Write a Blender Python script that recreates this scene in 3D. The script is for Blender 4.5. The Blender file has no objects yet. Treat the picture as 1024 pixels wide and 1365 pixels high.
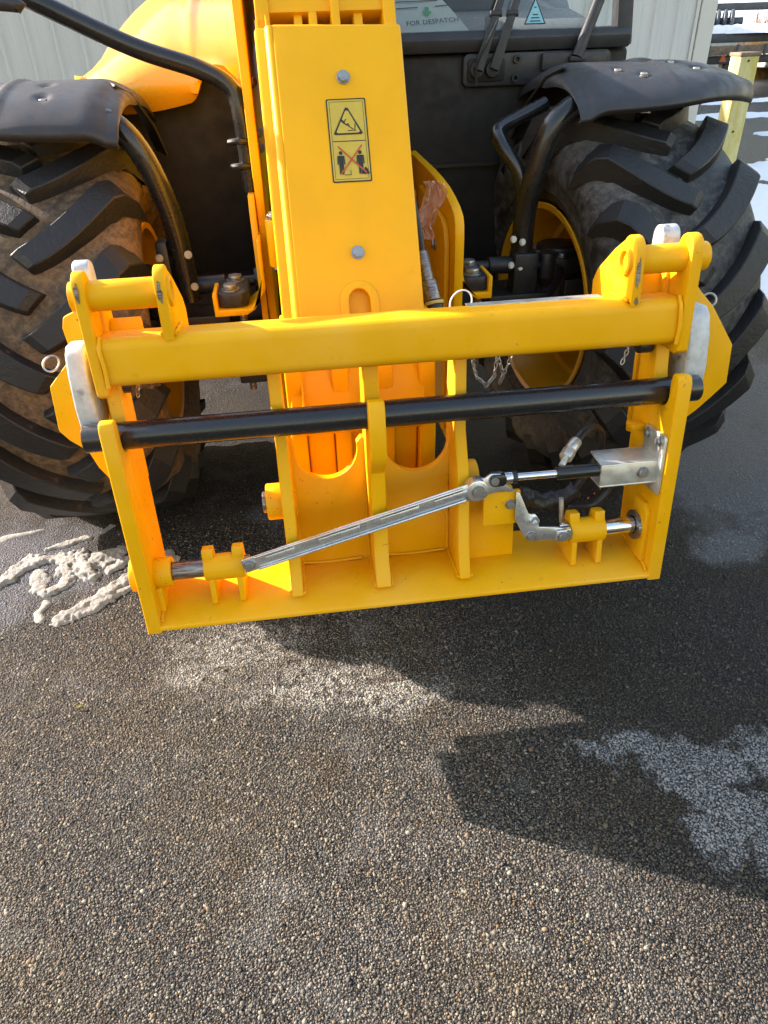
import bpy, bmesh, math, random
import numpy as np
from math import sin, cos, pi, radians as RAD
from mathutils import Vector as V, Matrix as M, noise

random.seed(7)
sc = bpy.context.scene
COL = sc.collection

# ------------------------------------------------------------------ camera
yaw, pitch, roll = RAD(6.3), RAD(34), RAD(2)
fwd = V((sin(yaw)*cos(pitch), cos(yaw)*cos(pitch), -sin(pitch)))
rt = V((cos(yaw), -sin(yaw), 0)); up = rt.cross(fwd)
r2 = rt*cos(roll)-up*sin(roll); u2 = rt*sin(roll)+up*cos(roll)
cd = bpy.data.cameras.new('camera'); cam = bpy.data.objects.new('camera', cd); COL.objects.link(cam)
cm = M((r2, u2, -fwd)).transposed().to_4x4(); cm.translation = (-0.2, 0, 1.45)
cam.matrix_world = cm
cd.sensor_fit = 'VERTICAL'; cd.sensor_height = 36; cd.lens = 36*940/1365
cd.clip_start = 0.05; cd.clip_end = 500
sc.camera = cam

# ------------------------------------------------------------------ sky, sun, exposure
SUN = V((-1.93, 1.0, 1.0)).normalized()          # towards the sun
elev = math.asin(SUN.z)
world = bpy.data.worlds.new('World'); sc.world = world; world.use_nodes = True
wn = world.node_tree; wn.nodes.clear()
sky = wn.nodes.new('ShaderNodeTexSky'); sky.sky_type = 'NISHITA'; sky.sun_disc = False
sky.sun_elevation = elev; sky.sun_rotation = math.atan2(SUN.x, SUN.y)
sky.air_density = 2.0; sky.dust_density = 1.5; sky.ozone_density = 2.0
bg = wn.nodes.new('ShaderNodeBackground'); bg.inputs[1].default_value = 0.14
wo = wn.nodes.new('ShaderNodeOutputWorld')
wn.links.new(sky.outputs[0], bg.inputs[0]); wn.links.new(bg.outputs[0], wo.inputs[0])
sl = bpy.data.lights.new('sun', 'SUN'); sl.energy = 4.6; sl.angle = RAD(0.5); sl.color = (1.0, 0.94, 0.84)
so = bpy.data.objects.new('sun', sl); COL.objects.link(so)
so.rotation_euler = SUN.to_track_quat('Z', 'Y').to_euler(); so.location = SUN*20
vs = sc.view_settings; vs.view_transform = 'Standard'; vs.look = 'None'; vs.gamma = 1; vs.use_curve_mapping = False
vs.exposure = 1.70
vs.use_white_balance = True; vs.white_balance_temperature = 6900; vs.white_balance_tint = 21     # set for the shade, as the camera did
sc.cycles.max_bounces = 6; sc.cycles.diffuse_bounces = 3; sc.cycles.glossy_bounces = 3; sc.cycles.use_adaptive_sampling = True; sc.cycles.adaptive_threshold = 0.02
sc.cycles.transparent_max_bounces = 8; sc.cycles.caustics_reflective = False; sc.cycles.caustics_refractive = False
sc.cycles.use_denoising = True; sc.cycles.denoiser = 'OPENIMAGEDENOISE'; sc.cycles.denoising_input_passes = 'RGB_ALBEDO_NORMAL'; sc.cycles.denoising_prefilter = 'ACCURATE'

# ------------------------------------------------------------------ material helpers
class NT:
    def __init__(s, name):
        s.m = bpy.data.materials.new(name); s.m.use_nodes = True
        s.t = s.m.node_tree; s.t.nodes.clear()
        s.out = s.n('OutputMaterial'); s.b = s.n('BsdfPrincipled')
        s.t.links.new(s.b.outputs[0], s.out.inputs[0])
    def n(s, typ, **kw):
        o = s.t.nodes.new('ShaderNode'+typ)
        for k, v in kw.items(): setattr(o, k, v)
        return o
    def set(s, node, key, val):
        if isinstance(val, bpy.types.NodeSocket): s.t.links.new(val, node.inputs[key])
        else:
            if isinstance(val, (tuple, list)) and len(val) == 3 and node.inputs[key].type == 'RGBA': val = (*val, 1)
            node.inputs[key].default_value = val
    def coord(s, scale=None, kind='Object'):
        c = s.n('TexCoord').outputs[kind]
        if scale is None: return c
        mp = s.n('Mapping'); s.set(mp, 'Vector', c); mp.inputs['Scale'].default_value = scale
        return mp.outputs[0]
    def noise(s, vec, scale, detail=4, rough=.55, dist=0, out='Fac'):
        x = s.n('TexNoise'); s.set(x, 'Vector', vec); x.inputs['Scale'].default_value = scale
        x.inputs['Detail'].default_value = detail; x.inputs['Roughness'].default_value = rough
        x.inputs['Distortion'].default_value = dist
        return x.outputs[out]
    def vor(s, vec, scale, out='Distance', feature='F1', rnd=1):
        x = s.n('TexVoronoi', feature=feature); s.set(x, 'Vector', vec); x.inputs['Scale'].default_value = scale
        x.inputs['Randomness'].default_value = rnd
        return x.outputs[out]
    def ramp(s, fac, stops, interp='LINEAR'):
        x = s.n('ValToRGB'); s.set(x, 0, fac); cr = x.color_ramp; cr.interpolation = interp
        while len(cr.elements) < len(stops): cr.elements.new(.5)
        for e, (p, c) in zip(cr.elements, stops):
            e.position = p; e.color = (c, c, c, 1) if not isinstance(c, tuple) else (*c, 1)
        return x.outputs[0]
    def mix(s, fac, a, b, blend='MIX'):
        x = s.n('Mix', data_type='RGBA', blend_type=blend)
        s.set(x, 0, fac)
        for i, v in ((6, a), (7, b)):
            if isinstance(v, bpy.types.NodeSocket): s.t.links.new(v, x.inputs[i])
            else: x.inputs[i].default_value = (*v, 1) if len(v) == 3 else v
        return x.outputs[2]
    def math(s, op, a, b=0.0, clamp=False):
        x = s.n('Math', operation=op); x.use_clamp = clamp
        s.set(x, 0, a); s.set(x, 1, b); return x.outputs[0]
    def mr(s, v, a, b, c=0.0, d=1.0, smooth=True):
        x = s.n('MapRange'); x.interpolation_type = 'SMOOTHSTEP' if smooth else 'LINEAR'
        for i, q in enumerate((v, a, b, c, d)): s.set(x, i, q)
        return x.outputs[0]
    def bump(s, h, strength=.3, dist=.01, prev=None):
        x = s.n('Bump'); x.inputs['Strength'].default_value = strength; x.inputs['Distance'].default_value = dist
        s.set(x, 'Height', h)
        if prev is not None: s.set(x, 'Normal', prev)
        return x.outputs[0]
    def xyz(s, vec):
        x = s.n('SeparateXYZ'); s.set(x, 0, vec); return x.outputs
    def P(s, **kw):
        for k, v in kw.items(): s.set(s.b, {'color': 'Base Color', 'rough': 'Roughness', 'metal': 'Metallic', 'normal': 'Normal',
             'spec': 'Specular IOR Level', 'coat': 'Coat Weight', 'coatr': 'Coat Roughness', 'trans': 'Transmission Weight', 'sub': 'Subsurface Weight'}[k], v)
        return s.m

def paint(name, col, rough=.35, var=.12, dirt=.0, dirtcol=(.12, .09, .06), coat=.25, spec=.5, chip=0.0):
    t = NT(name); c = t.coord()
    big = t.noise(c, 6, 3); fine = t.noise(c, 90, 3)
    a = tuple(x*(1-var) for x in col)
    base = t.mix(t.mr(big, .35, .65), a, col)
    if dirt:
        d = t.math('MULTIPLY', t.mr(t.noise(c, 22, 6, .7), .60, .78), dirt)
        base = t.mix(d, base, dirtcol)
    if chip:
        ck = t.math('MULTIPLY', t.mr(t.noise(c, 70, 5, .75), .640, .660), t.mr(t.noise(c, 5.5, 2), .52, .58))
        sc_ = t.math('MULTIPLY', t.mr(t.noise(t.coord((3, 40, 40)), 6, 4, .7, 1.2), .705, .72), .5)
        base = t.mix(t.math('MULTIPLY', t.math('MAXIMUM', ck, sc_), chip), base, (.055, .045, .035))
        dust = t.math('MULTIPLY', t.mr(t.noise(c, 3.0, 5, .7), .45, .75), .16)
        base = t.mix(dust, base, (.52, .40, .20))
    r = t.mr(t.noise(c, 35, 4), .3, .7, rough*.8, rough*1.25)
    nb = t.bump(fine, .06, .004)
    return t.P(color=base, rough=r, normal=nb, coat=coat, coatr=.15, spec=spec)

def simple(name, col, rough=.5, metal=0.0, var=.2, nscale=40, bump=.1, spec=.5, bscale=120):
    t = NT(name); c = t.coord()
    base = t.mix(t.mr(t.noise(c, nscale, 5, .65), .3, .7), tuple(x*(1-var) for x in col), tuple(min(1, x*(1+var)) for x in col))
    r = t.mr(t.noise(c, nscale*1.7, 4), .3, .7, rough*.8, min(1, rough*1.2))
    return t.P(color=base, rough=r, metal=metal, spec=spec, normal=t.bump(t.noise(c, bscale, 4), bump, .004))

YEL = (0.90, 0.425, 0.002)
MT = {}
MT['yellow'] = paint('yellow_paint', YEL, .38, .07, .10, coat=.03, spec=.25)
MT['yellow_frame'] = paint('yellow_frame_paint', (0.90, 0.43, 0.002), .44, .08, .20, (.34, .17, .015), coat=.0, spec=.24, chip=.8)
MT['yellow_rim'] = paint('yellow_rim_paint', (.86, .42, .012), .38, .10, .35, (.10, .07, .045), coat=.1)
MT['hood'] = paint('yellow_hood_paint', (0.82, 0.40, 0.012), .30, .04, .05, coat=.5)
MT['black'] = paint('black_gloss_paint', (.012, .012, .013), .28, .2, .15, (.06, .05, .045), coat=.3)
MT['barpaint'] = paint('black_bar_paint', (.013, .0135, .015), .26, .1, 0, coat=.2)
MT['satin'] = paint('black_satin_paint', (.014, .014, .015), .42, .2, .35, (.05, .042, .035), coat=0)
MT['panel'] = simple('black_panel', (.021, .020, .0195), .62, 0, .2, 12, .15, .3)
MT['cowl'] = simple('cowl_plastic', (.030, .031, .035), .5, 0, .12, 20, .15, .45, 300)
MT['fender'] = simple('fender_plastic', (.028, .0285, .032), .50, 0, .15, 14, .22, .5, 420)
MT['rubber'] = simple('rubber_hose', (.022, .022, .024), .4, 0, .3, 40, .2)
MT['boltm'] = simple('zinc_bolt', (.38, .38, .37), .36, .9, .2, 120, .1)
MT['chrome'] = simple('chrome_rod', (.75, .75, .76), .13, 1.0, .05, 60, .02)
MT['redprint'] = simple('red_hose_print', (.45, .08, .06), .5, 0, .1)
MT['white'] = simple('white_plastic', (.75, .75, .72), .5, 0, .06)
MT['brass'] = simple('yellow_band', (.55, .42, .08), .5, 0, .1)
MT['paper'] = simple('paper', (.62, .70, .74), .7, 0, .04)
MT['ink'] = simple('ink', (.02, .03, .03), .7, 0, .05)
MT['green'] = simple('green_mark', (.03, .36, .11), .6, 0, .05)
MT['stick'] = simple('sticker_blue', (.22, .52, .62), .6, 0, .06)
MT['decal'] = simple('decal_yellow', (.56, .40, .045), .45, 0, .05, 60, .02)
MT['decalb'] = simple('decal_black', (.02, .018, .012), .5, 0, .05)
MT['red'] = simple('decal_red', (.50, .07, .02), .5, 0, .08)
MT['dash'] = simple('dash_grey', (.16, .18, .19), .6, 0, .1)
MT['wood'] = simple('weathered_wood', (.20, .15, .11), .8, 0, .3, 12, .3)
MT['steelblue'] = simple('blue_grey_steel', (.05, .065, .085), .5, 0, .25, 4)
MT['carpaint'] = simple('silver_car_paint', (.55, .56, .57), .3, .3, .05)
MT['straw'] = simple('dry_straw', (.42, .27, .11), .8, 0, .35, 8)
MT['leaf'] = simple('yellow_leaf', (.30, .25, .03), .6, 0, .3, 60)

def zinc(name, col, rough=.38, white=.5):
    t = NT(name); c = t.coord()
    n1 = t.noise(c, 30, 5, .6, .6); n2 = t.vor(c, 90, 'Color')
    base = t.mix(t.mr(n1, .35, .65), tuple(x*.85 for x in col), col)
    base = t.mix(.04, base, n2, 'OVERLAY')
    smear = t.mr(t.noise(c, 9, 4), .58, .72)
    base = t.mix(t.math('MULTIPLY', smear, white), base, (.30, .31, .33))
    return t.P(color=base, metal=.75, rough=t.mr(n1, .3, .7, rough*.8, rough*1.3), normal=t.bump(t.noise(c, 160, 3), .08, .003))
MT['zinc'] = simple('bright_zinc', (.70, .75, .79), .30, .92, .05, 30, .05)
MT['galv'] = zinc('galvanised_steel', (.72, .74, .69), .38, .12)
t = NT('white_galvanised_hook'); c = t.coord()
sm = t.mr(t.noise(c, 16, 4), .60, .70)
bs = t.mix(sm, t.mix(t.mr(t.noise(c, 60, 4), .3, .7), (.44, .47, .49), (.56, .59, .61)), (.20, .22, .24))
MT['hook'] = t.P(color=bs, metal=.25, rough=.5, normal=t.bump(t.noise(c, 120, 3), .1, .003))
t = NT('worn_steel_pin'); c = t.coord((6, 60, 60))
bs = t.mix(t.mr(t.noise(c, 4, 5, .7), .3, .7), (.10, .075, .06), (.42, .38, .35))
MT['pin'] = t.P(color=bs, metal=.85, rough=.38)

def rubber(name, dust, amount, black=(.014, .014, .015)):
    t = NT(name); c = t.coord()
    n1 = t.noise(c, 7, 6, .65, .8); n2 = t.noise(c, 45, 6, .7)
    n3 = t.noise(t.coord((1, 1, 1)), 150, 4, .7)
    d = t.math('ADD', t.math('MULTIPLY', n1, .75), t.math('MULTIPLY', n2, .35))
    d = t.mr(d, .60-amount, .78-amount*.6)
    d = t.math('MULTIPLY', d, t.mr(n3, .2, .6, .55, 1))
    col = t.mix(t.mr(n2, .35, .65), tuple(x*.55 for x in dust), dust)
    scr = t.mr(t.noise(t.coord((30, 4, 4)), 6, 5, .7, 2.5), .66, .70)
    base = t.mix(d, black, col)
    base = t.mix(t.math('MULTIPLY', scr, .35), base, tuple(min(1, x*1.6) for x in dust))
    nb = t.bump(n2, .35, .012); nb = t.bump(n3, .25, .004, nb)
    return t.P(color=base, rough=t.mr(d, 0, 1, .46, .85), normal=nb, spec=.4)
MT['rubber_mud'] = rubber('muddy_rubber', (.21, .135, .075), .28)
MT['rubber_dust'] = rubber('dusty_rubber', (.13, .125, .118), .20)
MT['lug_mud'] = rubber('lug_rubber_muddy', (.15, .10, .06), -.06)
MT['lug_dust'] = rubber('lug_rubber_dusty', (.10, .09, .08), -.14)

# glass
t = NT('cab_glass'); t.t.nodes.remove(t.b)
tr = t.n('BsdfTransparent'); tr.inputs[0].default_value = (.80, .86, .85, 1)
gl = t.n('BsdfGlossy'); gl.inputs['Roughness'].default_value = .02
fr = t.n('Fresnel'); fr.inputs[0].default_value = 1.6
mx = t.n('MixShader')
t.t.links.new(fr.outputs[0], mx.inputs[0]); t.t.links.new(tr.outputs[0], mx.inputs[1]); t.t.links.new(gl.outputs[0], mx.inputs[2])
t.t.links.new(mx.outputs[0], t.out.inputs[0]); MT['glass'] = t.m
# thin plastic wrap
t = NT('clear_plastic_wrap'); t.t.nodes.remove(t.b)
tr = t.n('BsdfTransparent'); tr.inputs[0].default_value = (.95, .75, .72, 1)
gl = t.n('BsdfPrincipled'); gl.inputs['Base Color'].default_value = (.66, .50, .47, 1); gl.inputs['Roughness'].default_value = .2
mx = t.n('MixShader'); mx.inputs[0].default_value = .42
t.t.links.new(tr.outputs[0], mx.inputs[1]); t.t.links.new(gl.outputs[0], mx.inputs[2]); t.t.links.new(mx.outputs[0], t.out.inputs[0]); MT['wrap'] = t.m

# snow
def snowmat(name, col, grit):
    t = NT(name); c = t.coord()
    n = t.noise(c, 60, 6, .7); n2 = t.noise(c, 260, 4, .7)
    base = t.mix(t.math('MULTIPLY', t.mr(n, .52, .72), grit), col, (.22, .20, .17))
    base = t.mix(t.math('MULTIPLY', t.mr(n2, .60, .68), grit), base, (.10, .09, .08))
    nb = t.bump(n, .6, .012); nb = t.bump(n2, .5, .004, nb)
    return t.P(color=base, rough=.7, normal=nb, sub=0.0)
MT['slush'] = snowmat('dirty_slush', (.29, .282, .25), .9)
MT['snow'] = snowmat('clean_snow', (.82, .84, .88), .15)

# corrugated metal
t = NT('wall_sheet'); c = t.coord()
bs = t.mix(t.mr(t.noise(t.coord((1, 1, .15)), 5, 5), .3, .7), (.54, .555, .55), (.60, .61, .60))
MT['sheet'] = t.P(color=bs, rough=.45, metal=0.0, normal=t.bump(t.noise(c, 20, 3), .04, .01))
t = NT('wall_trim'); c = t.coord(); MT['trim'] = t.P(color=t.mix(t.noise(c, 6), (.58, .58, .55), (.63, .63, .59)), rough=.45)
# bollard paint
t = NT('faded_yellow_paint'); c = t.coord((1, 1, .25))
bs = t.mix(t.mr(t.noise(c, 14, 5, .7), .35, .65), (.56, .48, .13), (.66, .62, .33))
bs = t.mix(t.mr(t.noise(t.coord(), 40, 5, .8), .66, .70), bs, (.08, .07, .05))
MT['bollard'] = t.P(color=bs, rough=.6, normal=t.bump(t.noise(c, 50, 4), .2, .005))

# asphalt: exposed aggregate, salt film, damp side with shade deepened in its colour
def asphalt_mat(name, stones):
    t = NT(name); c = t.coord()
    if stones:
        at = t.n('Attribute'); at.attribute_name = 'stone'; rnd = at.outputs['Fac']; s1 = .3
    else:
        warp = t.mix(.004, c, t.noise(c, 60, 2, out='Color'), 'ADD')
        s1 = t.vor(warp, 138); s2 = t.vor(warp, 340); s1c = t.vor(warp, 138, 'Color'); s2c = t.vor(warp, 340, 'Color')
        b3 = t.vor(c, 46); b3c = t.n('SeparateColor'); t.set(b3c, 0, t.vor(c, 46, 'Color'))
        sep = t.n('SeparateColor'); t.set(sep, 0, s1c); rnd = sep.outputs[0]; rnd2 = sep.outputs[1]
        sep2 = t.n('SeparateColor'); t.set(sep2, 0, s2c)
    big = t.noise(c, 1.3, 3, .6, .4); mid = t.noise(c, 9, 3, .65)
    x, y, z = t.xyz(c)
    stone = t.ramp(rnd, [(0, (.045, .044, .043)), (.30, (.095, .091, .085)), (.60, (.145, .132, .112)), (.86, (.215, .195, .155)), (1, (.36, .33, .27))])
    if stones:
        wn_ = t.n('TexWhiteNoise', noise_dimensions='1D'); t.set(wn_, 'W', rnd)
        col = t.mix(t.math('MULTIPLY', t.mr(wn_.outputs['Value'], .90, .92), .6), stone, (.30, .18, .09))
        col = t.mix(1.0, col, t.mix(t.noise(c, 420, 3, .7), (.72, .72, .72), (1.2, 1.2, 1.2)), 'MULTIPLY')
    else:
        stone = t.mix(t.math('MULTIPLY', t.mr(rnd2, .88, .94), .6), stone, (.26, .16, .08))
        small = t.ramp(sep2.outputs[0], [(0, (.006, .006, .006)), (.5, (.020, .019, .018)), (.85, (.08, .074, .064)), (1, (.20, .185, .155))])
        col = t.mix(t.mr(s1, .52, .36), small, stone)
        col = t.mix(.15, col, small)
        odd = t.math('MULTIPLY', t.mr(b3c.outputs[0], .90, .93), t.mr(b3, .34, .28))                 # the odd larger stone
        col = t.mix(t.math('MULTIPLY', odd, .8), col, t.mix(b3c.outputs[1], (.30, .27, .21), (.06, .06, .06)))
    def blob(cx, cy, rx, ry):
        a = t.math('POWER', t.math('MULTIPLY', t.math('SUBTRACT', x, cx), 1/rx), 2)
        b = t.math('POWER', t.math('MULTIPLY', t.math('SUBTRACT', y, cy), 1/ry), 2)
        return t.math('SQRT', t.math('ADD', a, b))
    edge = t.math('ADD', t.math('MULTIPLY', t.noise(c, 7, 5, .65, .5), 2.0), -1.0)
    edge2 = t.math('ADD', t.math('MULTIPLY', t.noise(c, 13, 4, .6, .6), 3.4), -1.7)
    def mask(lst, soft=.35, ed=None):
        out = None
        for q in lst:
            d = t.math('ADD', blob(*q), ed or edge)
            mk = t.mr(d, 1+soft*.5, 1-soft*.5)
            out = mk if out is None else t.math('MAXIMUM', out, mk)
        return out
    dry = t.mr(t.math('ADD', t.math('ADD', x, t.math('MULTIPLY', y, .30)), t.math('MULTIPLY', big, .5)), 1.15, .55)    # 1 on the dry left and front, 0 on the damp right
    tan = t.mr(t.noise(c, 2.6, 3, .6), .42, .62)
    stain = t.mr(t.noise(c, 3.7, 5, .7, .8), .54, .68)
    col = t.mix(t.math('MULTIPLY', stain, .62), col, t.mix(.62, col, (.045, .032, .017)))
    col = t.mix(t.math('MULTIPLY', tan, .40), col, t.mix(.5, col, (.20, .145, .07)), 'MIX')
    film = t.mr(t.noise(c, 4.5, 5, .7, .4), .50, .66)                                                               # thin dried salt film
    col = t.mix(t.math('MULTIPLY', t.math('MULTIPLY', film, dry), .42), col, (.27, .26, .235))
    salt = mask([(-.46, 1.52, .17, .10), (-.24, 1.34, .18, .08), (-.06, 1.27, .13, .06), (-.57, 1.43, .08, .05)], 1.1)
    salt = t.math('MULTIPLY', t.math('MULTIPLY', salt, t.mr(t.noise(c, 38, 4, .7), .40, .54)), t.mr(s1, .62, .30, .35, 1.0))
    salt2 = mask([(.50, 1.03, .10, .04), (.57, .97, .11, .06), (.66, .92, .12, .06), (.66, .82, .09, .08), (.58, .76, .06, .06), (.70, .72, .07, .05), (.80, .95, .1, .06)], .55, edge2)
    salt2 = t.math('MULTIPLY', salt2, t.mr(s1, .66, .34, .25, 1.0))
    salt3 = mask([(1.45, 2.30, .42, .55), (1.15, 1.75, .12, .10), (1.9, 2.9, .4, .5), (1.30, 2.0, .12, .16), (1.62, 1.9, .2, .2), (-.35, 2.2, .12, .06), (-1.3, 2.0, .35, .25), (-.2, 2.15, .10, .05)], .8)
    wet_shade = t.math('SUBTRACT', 1.0, dry)
    col = t.mix(t.math('MULTIPLY', wet_shade, .65), col, (.012, .013, .015))  # damp asphalt, its colour also darkened to deepen the shade on that side
    col = t.mix(t.math('MULTIPLY', salt, .82), col, (.50, .475, .42))
    col = t.mix(t.math('MULTIPLY', salt2, .80), col, t.mix(t.mr(t.noise(c, 120, 3, .7), .35, .65), (.18, .19, .20), (.44, .45, .46)))
    col = t.mix(t.math('MULTIPLY', salt3, .70), col, (.27, .28, .30))
    if stones:
        col = t.mix(1.0, col, (.86, .85, .80), 'MULTIPLY')
        nb = t.bump(t.noise(c, 700, 3, .7), .5, .0012)
    else:
        h = t.math('ADD', t.mr(s1, .62, .25), t.math('MULTIPLY', t.mr(s2, .6, .25), .45))
        h = t.math('ADD', h, t.math('ADD', t.math('MULTIPLY', rnd, .7), t.math('MULTIPLY', odd, .9)))
        col = t.mix(1.0, col, (.42, .43, .46), 'MULTIPLY')
        nb = t.bump(mid, .35, .02)
        nb = t.bump(h, 1.0, .0046, nb)
    rough = t.math('ADD', t.math('MULTIPLY', dry, .30), t.math('ADD', .42, t.math('MULTIPLY', t.math('ADD', salt, salt2), .25)), True)
    return t.P(color=col, rough=rough, normal=nb, spec=.22)
MT['asphalt'] = asphalt_mat('asphalt', False); MT['aggregate'] = asphalt_mat('asphalt_aggregate', True)

# ------------------------------------------------------------------ mesh helpers
WM = {}
class MB:
    def __init__(s, T=None): s.v = []; s.f = []; s.mi = []; s.T = T; s.cur = 0
    def add(s, vs, fs):
        b = len(s.v)
        for p in vs:
            p = V(p); s.v.append(s.T(p) if s.T else p)
        for f in fs: s.f.append([b+i for i in f]); s.mi.append(s.cur)
        return s
    def box(s, lo, hi):
        (a, b, c), (d, e, f) = lo, hi
        return s.add([(a,b,c),(d,b,c),(d,e,c),(a,e,c),(a,b,f),(d,b,f),(d,e,f),(a,e,f)],
                     [(0,3,2,1),(4,5,6,7),(0,1,5,4),(1,2,6,5),(2,3,7,6),(3,0,4,7)])
    def prism(s, prof, lo, hi, axis='x'):
        """prof: 2D outline in the two other axes (for x: (y,z); for y: (x,z); for z: (x,y))."""
        n = len(prof)
        def mk(p, h): return {'x': (h, p[0], p[1]), 'y': (p[0], h, p[1]), 'z': (p[0], p[1], h)}[axis]
        vs = [mk(p, lo) for p in prof]+[mk(p, hi) for p in prof]
        fs = [list(range(n))[::-1], list(range(n, 2*n))]+[(i, (i+1) % n, n+(i+1) % n, n+i) for i in range(n)]
        return s.add(vs, fs)
    def cyl(s, p, q, r, seg=24, r1=None, cap=True):
        p, q = V(p), V(q); r1 = r if r1 is None else r1
        d = (q-p).normalized(); a = d.orthogonal().normalized(); b = d.cross(a)
        vs = [p+(a*cos(2*pi*i/seg)+b*sin(2*pi*i/seg))*r for i in range(seg)]
        vs += [q+(a*cos(2*pi*i/seg)+b*sin(2*pi*i/seg))*r1 for i in range(seg)]
        fs = [(i, (i+1) % seg, seg+(i+1) % seg, seg+i) for i in range(seg)]
        if cap: fs += [list(range(seg))[::-1], list(range(seg, 2*seg))]
        return s.add(vs, fs)
    def pipe(s, p, q, ro, ri, seg=28):
        p, q = V(p), V(q); d = (q-p).normalized(); a = d.orthogonal().normalized(); b = d.cross(a)
        C = [(a*cos(2*pi*i/seg)+b*sin(2*pi*i/seg)) for i in range(seg)]
        vs = [p+x*ro for x in C]+[q+x*ro for x in C]+[p+x*ri for x in C]+[q+x*ri for x in C]
        fs = []
        for i in range(seg):
            j = (i+1) % seg
            fs += [(i, j, seg+j, seg+i), (2*seg+j, 2*seg+i, 3*seg+i, 3*seg+j), (i, 2*seg+i, 2*seg+j, j), (seg+j, 3*seg+j, 3*seg+i, seg+i)]
        return s.add(vs, fs)
    def tube(s, pts, r, seg=12, smooth=6, closed=False):
        pts = [V(p) for p in pts]
        if smooth > 1:
            q = []; n = len(pts)
            rng = n if closed else n-1
            for i in range(rng):
                p0 = pts[(i-1) % n] if (closed or i > 0) else pts[0]; p1 = pts[i]; p2 = pts[(i+1) % n]
                p3 = pts[(i+2) % n] if (closed or i+2 < n) else pts[-1]
                for k in range(smooth):
                    u = k/smooth
                    q.append(.5*((2*p1)+(p2-p0)*u+(2*p0-5*p1+4*p2-p3)*u*u+(3*p1-p0-3*p2+p3)*u**3))
            if not closed: q.append(pts[-1])
            pts = q
        n = len(pts); vs = []; fs = []
        d0 = (pts[1]-pts[0]).normalized(); a = d0.orthogonal().normalized()
        for i, p in enumerate(pts):
            d = (pts[(i+1) % n]-pts[i-1]) if closed else (pts[min(i+1, n-1)]-pts[max(i-1, 0)])
            d.normalize(); a = (a-d*a.dot(d)).normalized(); b = d.cross(a)
            vs += [p+(a*cos(2*pi*k/seg)+b*sin(2*pi*k/seg))*r for k in range(seg)]
        for i in range(n if closed else n-1):
            j = (i+1) % n
            for k in range(seg):
                l = (k+1) % seg; fs.append((i*seg+k, i*seg+l, j*seg+l, j*seg+k))
        if not closed: fs += [list(range(seg))[::-1], [(n-1)*seg+k for k in range(seg)]]
        return s.add(vs, fs)
    def lathe_x(s, prof, seg=64, closed=False):
        """prof of (x, r) turned round the x axis."""
        n = len(prof); vs = []; fs = []
        for i in range(seg):
            a = 2*pi*i/seg
            vs += [(x, -r*cos(a), r*sin(a)) for x, r in prof]
        for i in range(seg):
            j = (i+1) % seg
            for k in range(n if closed else n-1):
                l = (k+1) % n; fs.append((i*n+k, i*n+l, j*n+l, j*n+k))
        return s.add(vs, fs)
    def torus(s, c, nrm, R, r, seg=24, sub=8, sq=1.0):
        c = V(c); nn = V(nrm).normalized(); a = nn.orthogonal().normalized(); b = nn.cross(a)
        return s.tube([c+a*cos(2*pi*i/seg)*R+b*sin(2*pi*i/seg)*R*sq for i in range(seg)], r, sub, 1, True)
    def grid(s, rows):
        m = len(rows[0]); vs = [p for r in rows for p in r]; fs = []
        for i in range(len(rows)-1):
            for j in range(m-1): fs.append((i*m+j, i*m+j+1, (i+1)*m+j+1, (i+1)*m+j))
        return s.add(vs, fs)
    def mesh(s, name, mats, bevel=0, seg=2, ang=35, solid=0, fix=True):
        me = bpy.data.meshes.new(name)
        me.from_pydata([tuple(p) for p in s.v], [], s.f)
        for i, p in enumerate(me.polygons): p.material_index = s.mi[i]
        bm = bmesh.new(); bm.from_mesh(me)
        if fix: bmesh.ops.recalc_face_normals(bm, faces=bm.faces)
        if solid: bmesh.ops.solidify(bm, geom=bm.faces[:], thickness=solid)
        if bevel:
            es = [e for e in bm.edges if len(e.link_faces) == 2 and e.calc_face_angle(0) > RAD(32)]
            bmesh.ops.bevel(bm, geom=es, offset=bevel, segments=seg, affect='EDGES', profile=.5, clamp_overlap=True)
        bm.to_mesh(me); bm.free()
        me.shade_smooth(); me.set_sharp_from_angle(angle=RAD(ang))
        for m in (mats if isinstance(mats, (list, tuple)) else [mats]): me.materials.append(MT[m])
        return me
    def build(s, name, mats, parent=None, **kw): return place(name, s.mesh(name, mats, **kw), parent)

def place(name, me, parent=None, mw=None):
    o = bpy.data.objects.new(name, me); COL.objects.link(o)
    mw = mw or M.Identity(4)
    if parent is not None:
        o.parent = parent; o.matrix_parent_inverse = WM[parent.name].inverted()
    o.matrix_basis = mw; WM[o.name] = mw.copy()
    return o
def thing(name, loc, label, cat, group=None):
    o = place(name, None, None, M.Translation(V(loc))); o.empty_display_size = .1
    return tag(o, label, cat, group)
def tag(o, label, cat, group=None):
    o['label'] = label; o['category'] = cat
    if group: o['group'] = group
    return o
def struct(o): o['kind'] = 'structure'; return o
def frame(loc, nrm, upv=(0, 0, 1)):
    z = V(nrm).normalized(); y = V(upv); y = (y-z*y.dot(z))
    y = y.normalized() if y.length > 1e-4 else z.orthogonal().normalized()
    m = M((y.cross(z), y, z)).transposed().to_4x4(); m.translation = V(loc); return m
def hexpts(r, n=6, a0=.2): return [(r*cos(a0+2*pi*i/n), r*sin(a0+2*pi*i/n)) for i in range(n)]
bolt_mesh = MB().cyl((0, 0, 0), (0, 0, .18), 1.25, 20).prism(hexpts(1.0), .18, .85, 'z').cyl((0, 0, .85), (0, 0, .9), .55, 12).mesh('bolt', 'boltm', bevel=.08, seg=1)
def bolt(parent, loc, nrm, r, name='bolt'):
    return place(name, bolt_mesh, parent, frame(loc, nrm) @ M.Diagonal((r, r, r, 1)))
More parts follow.
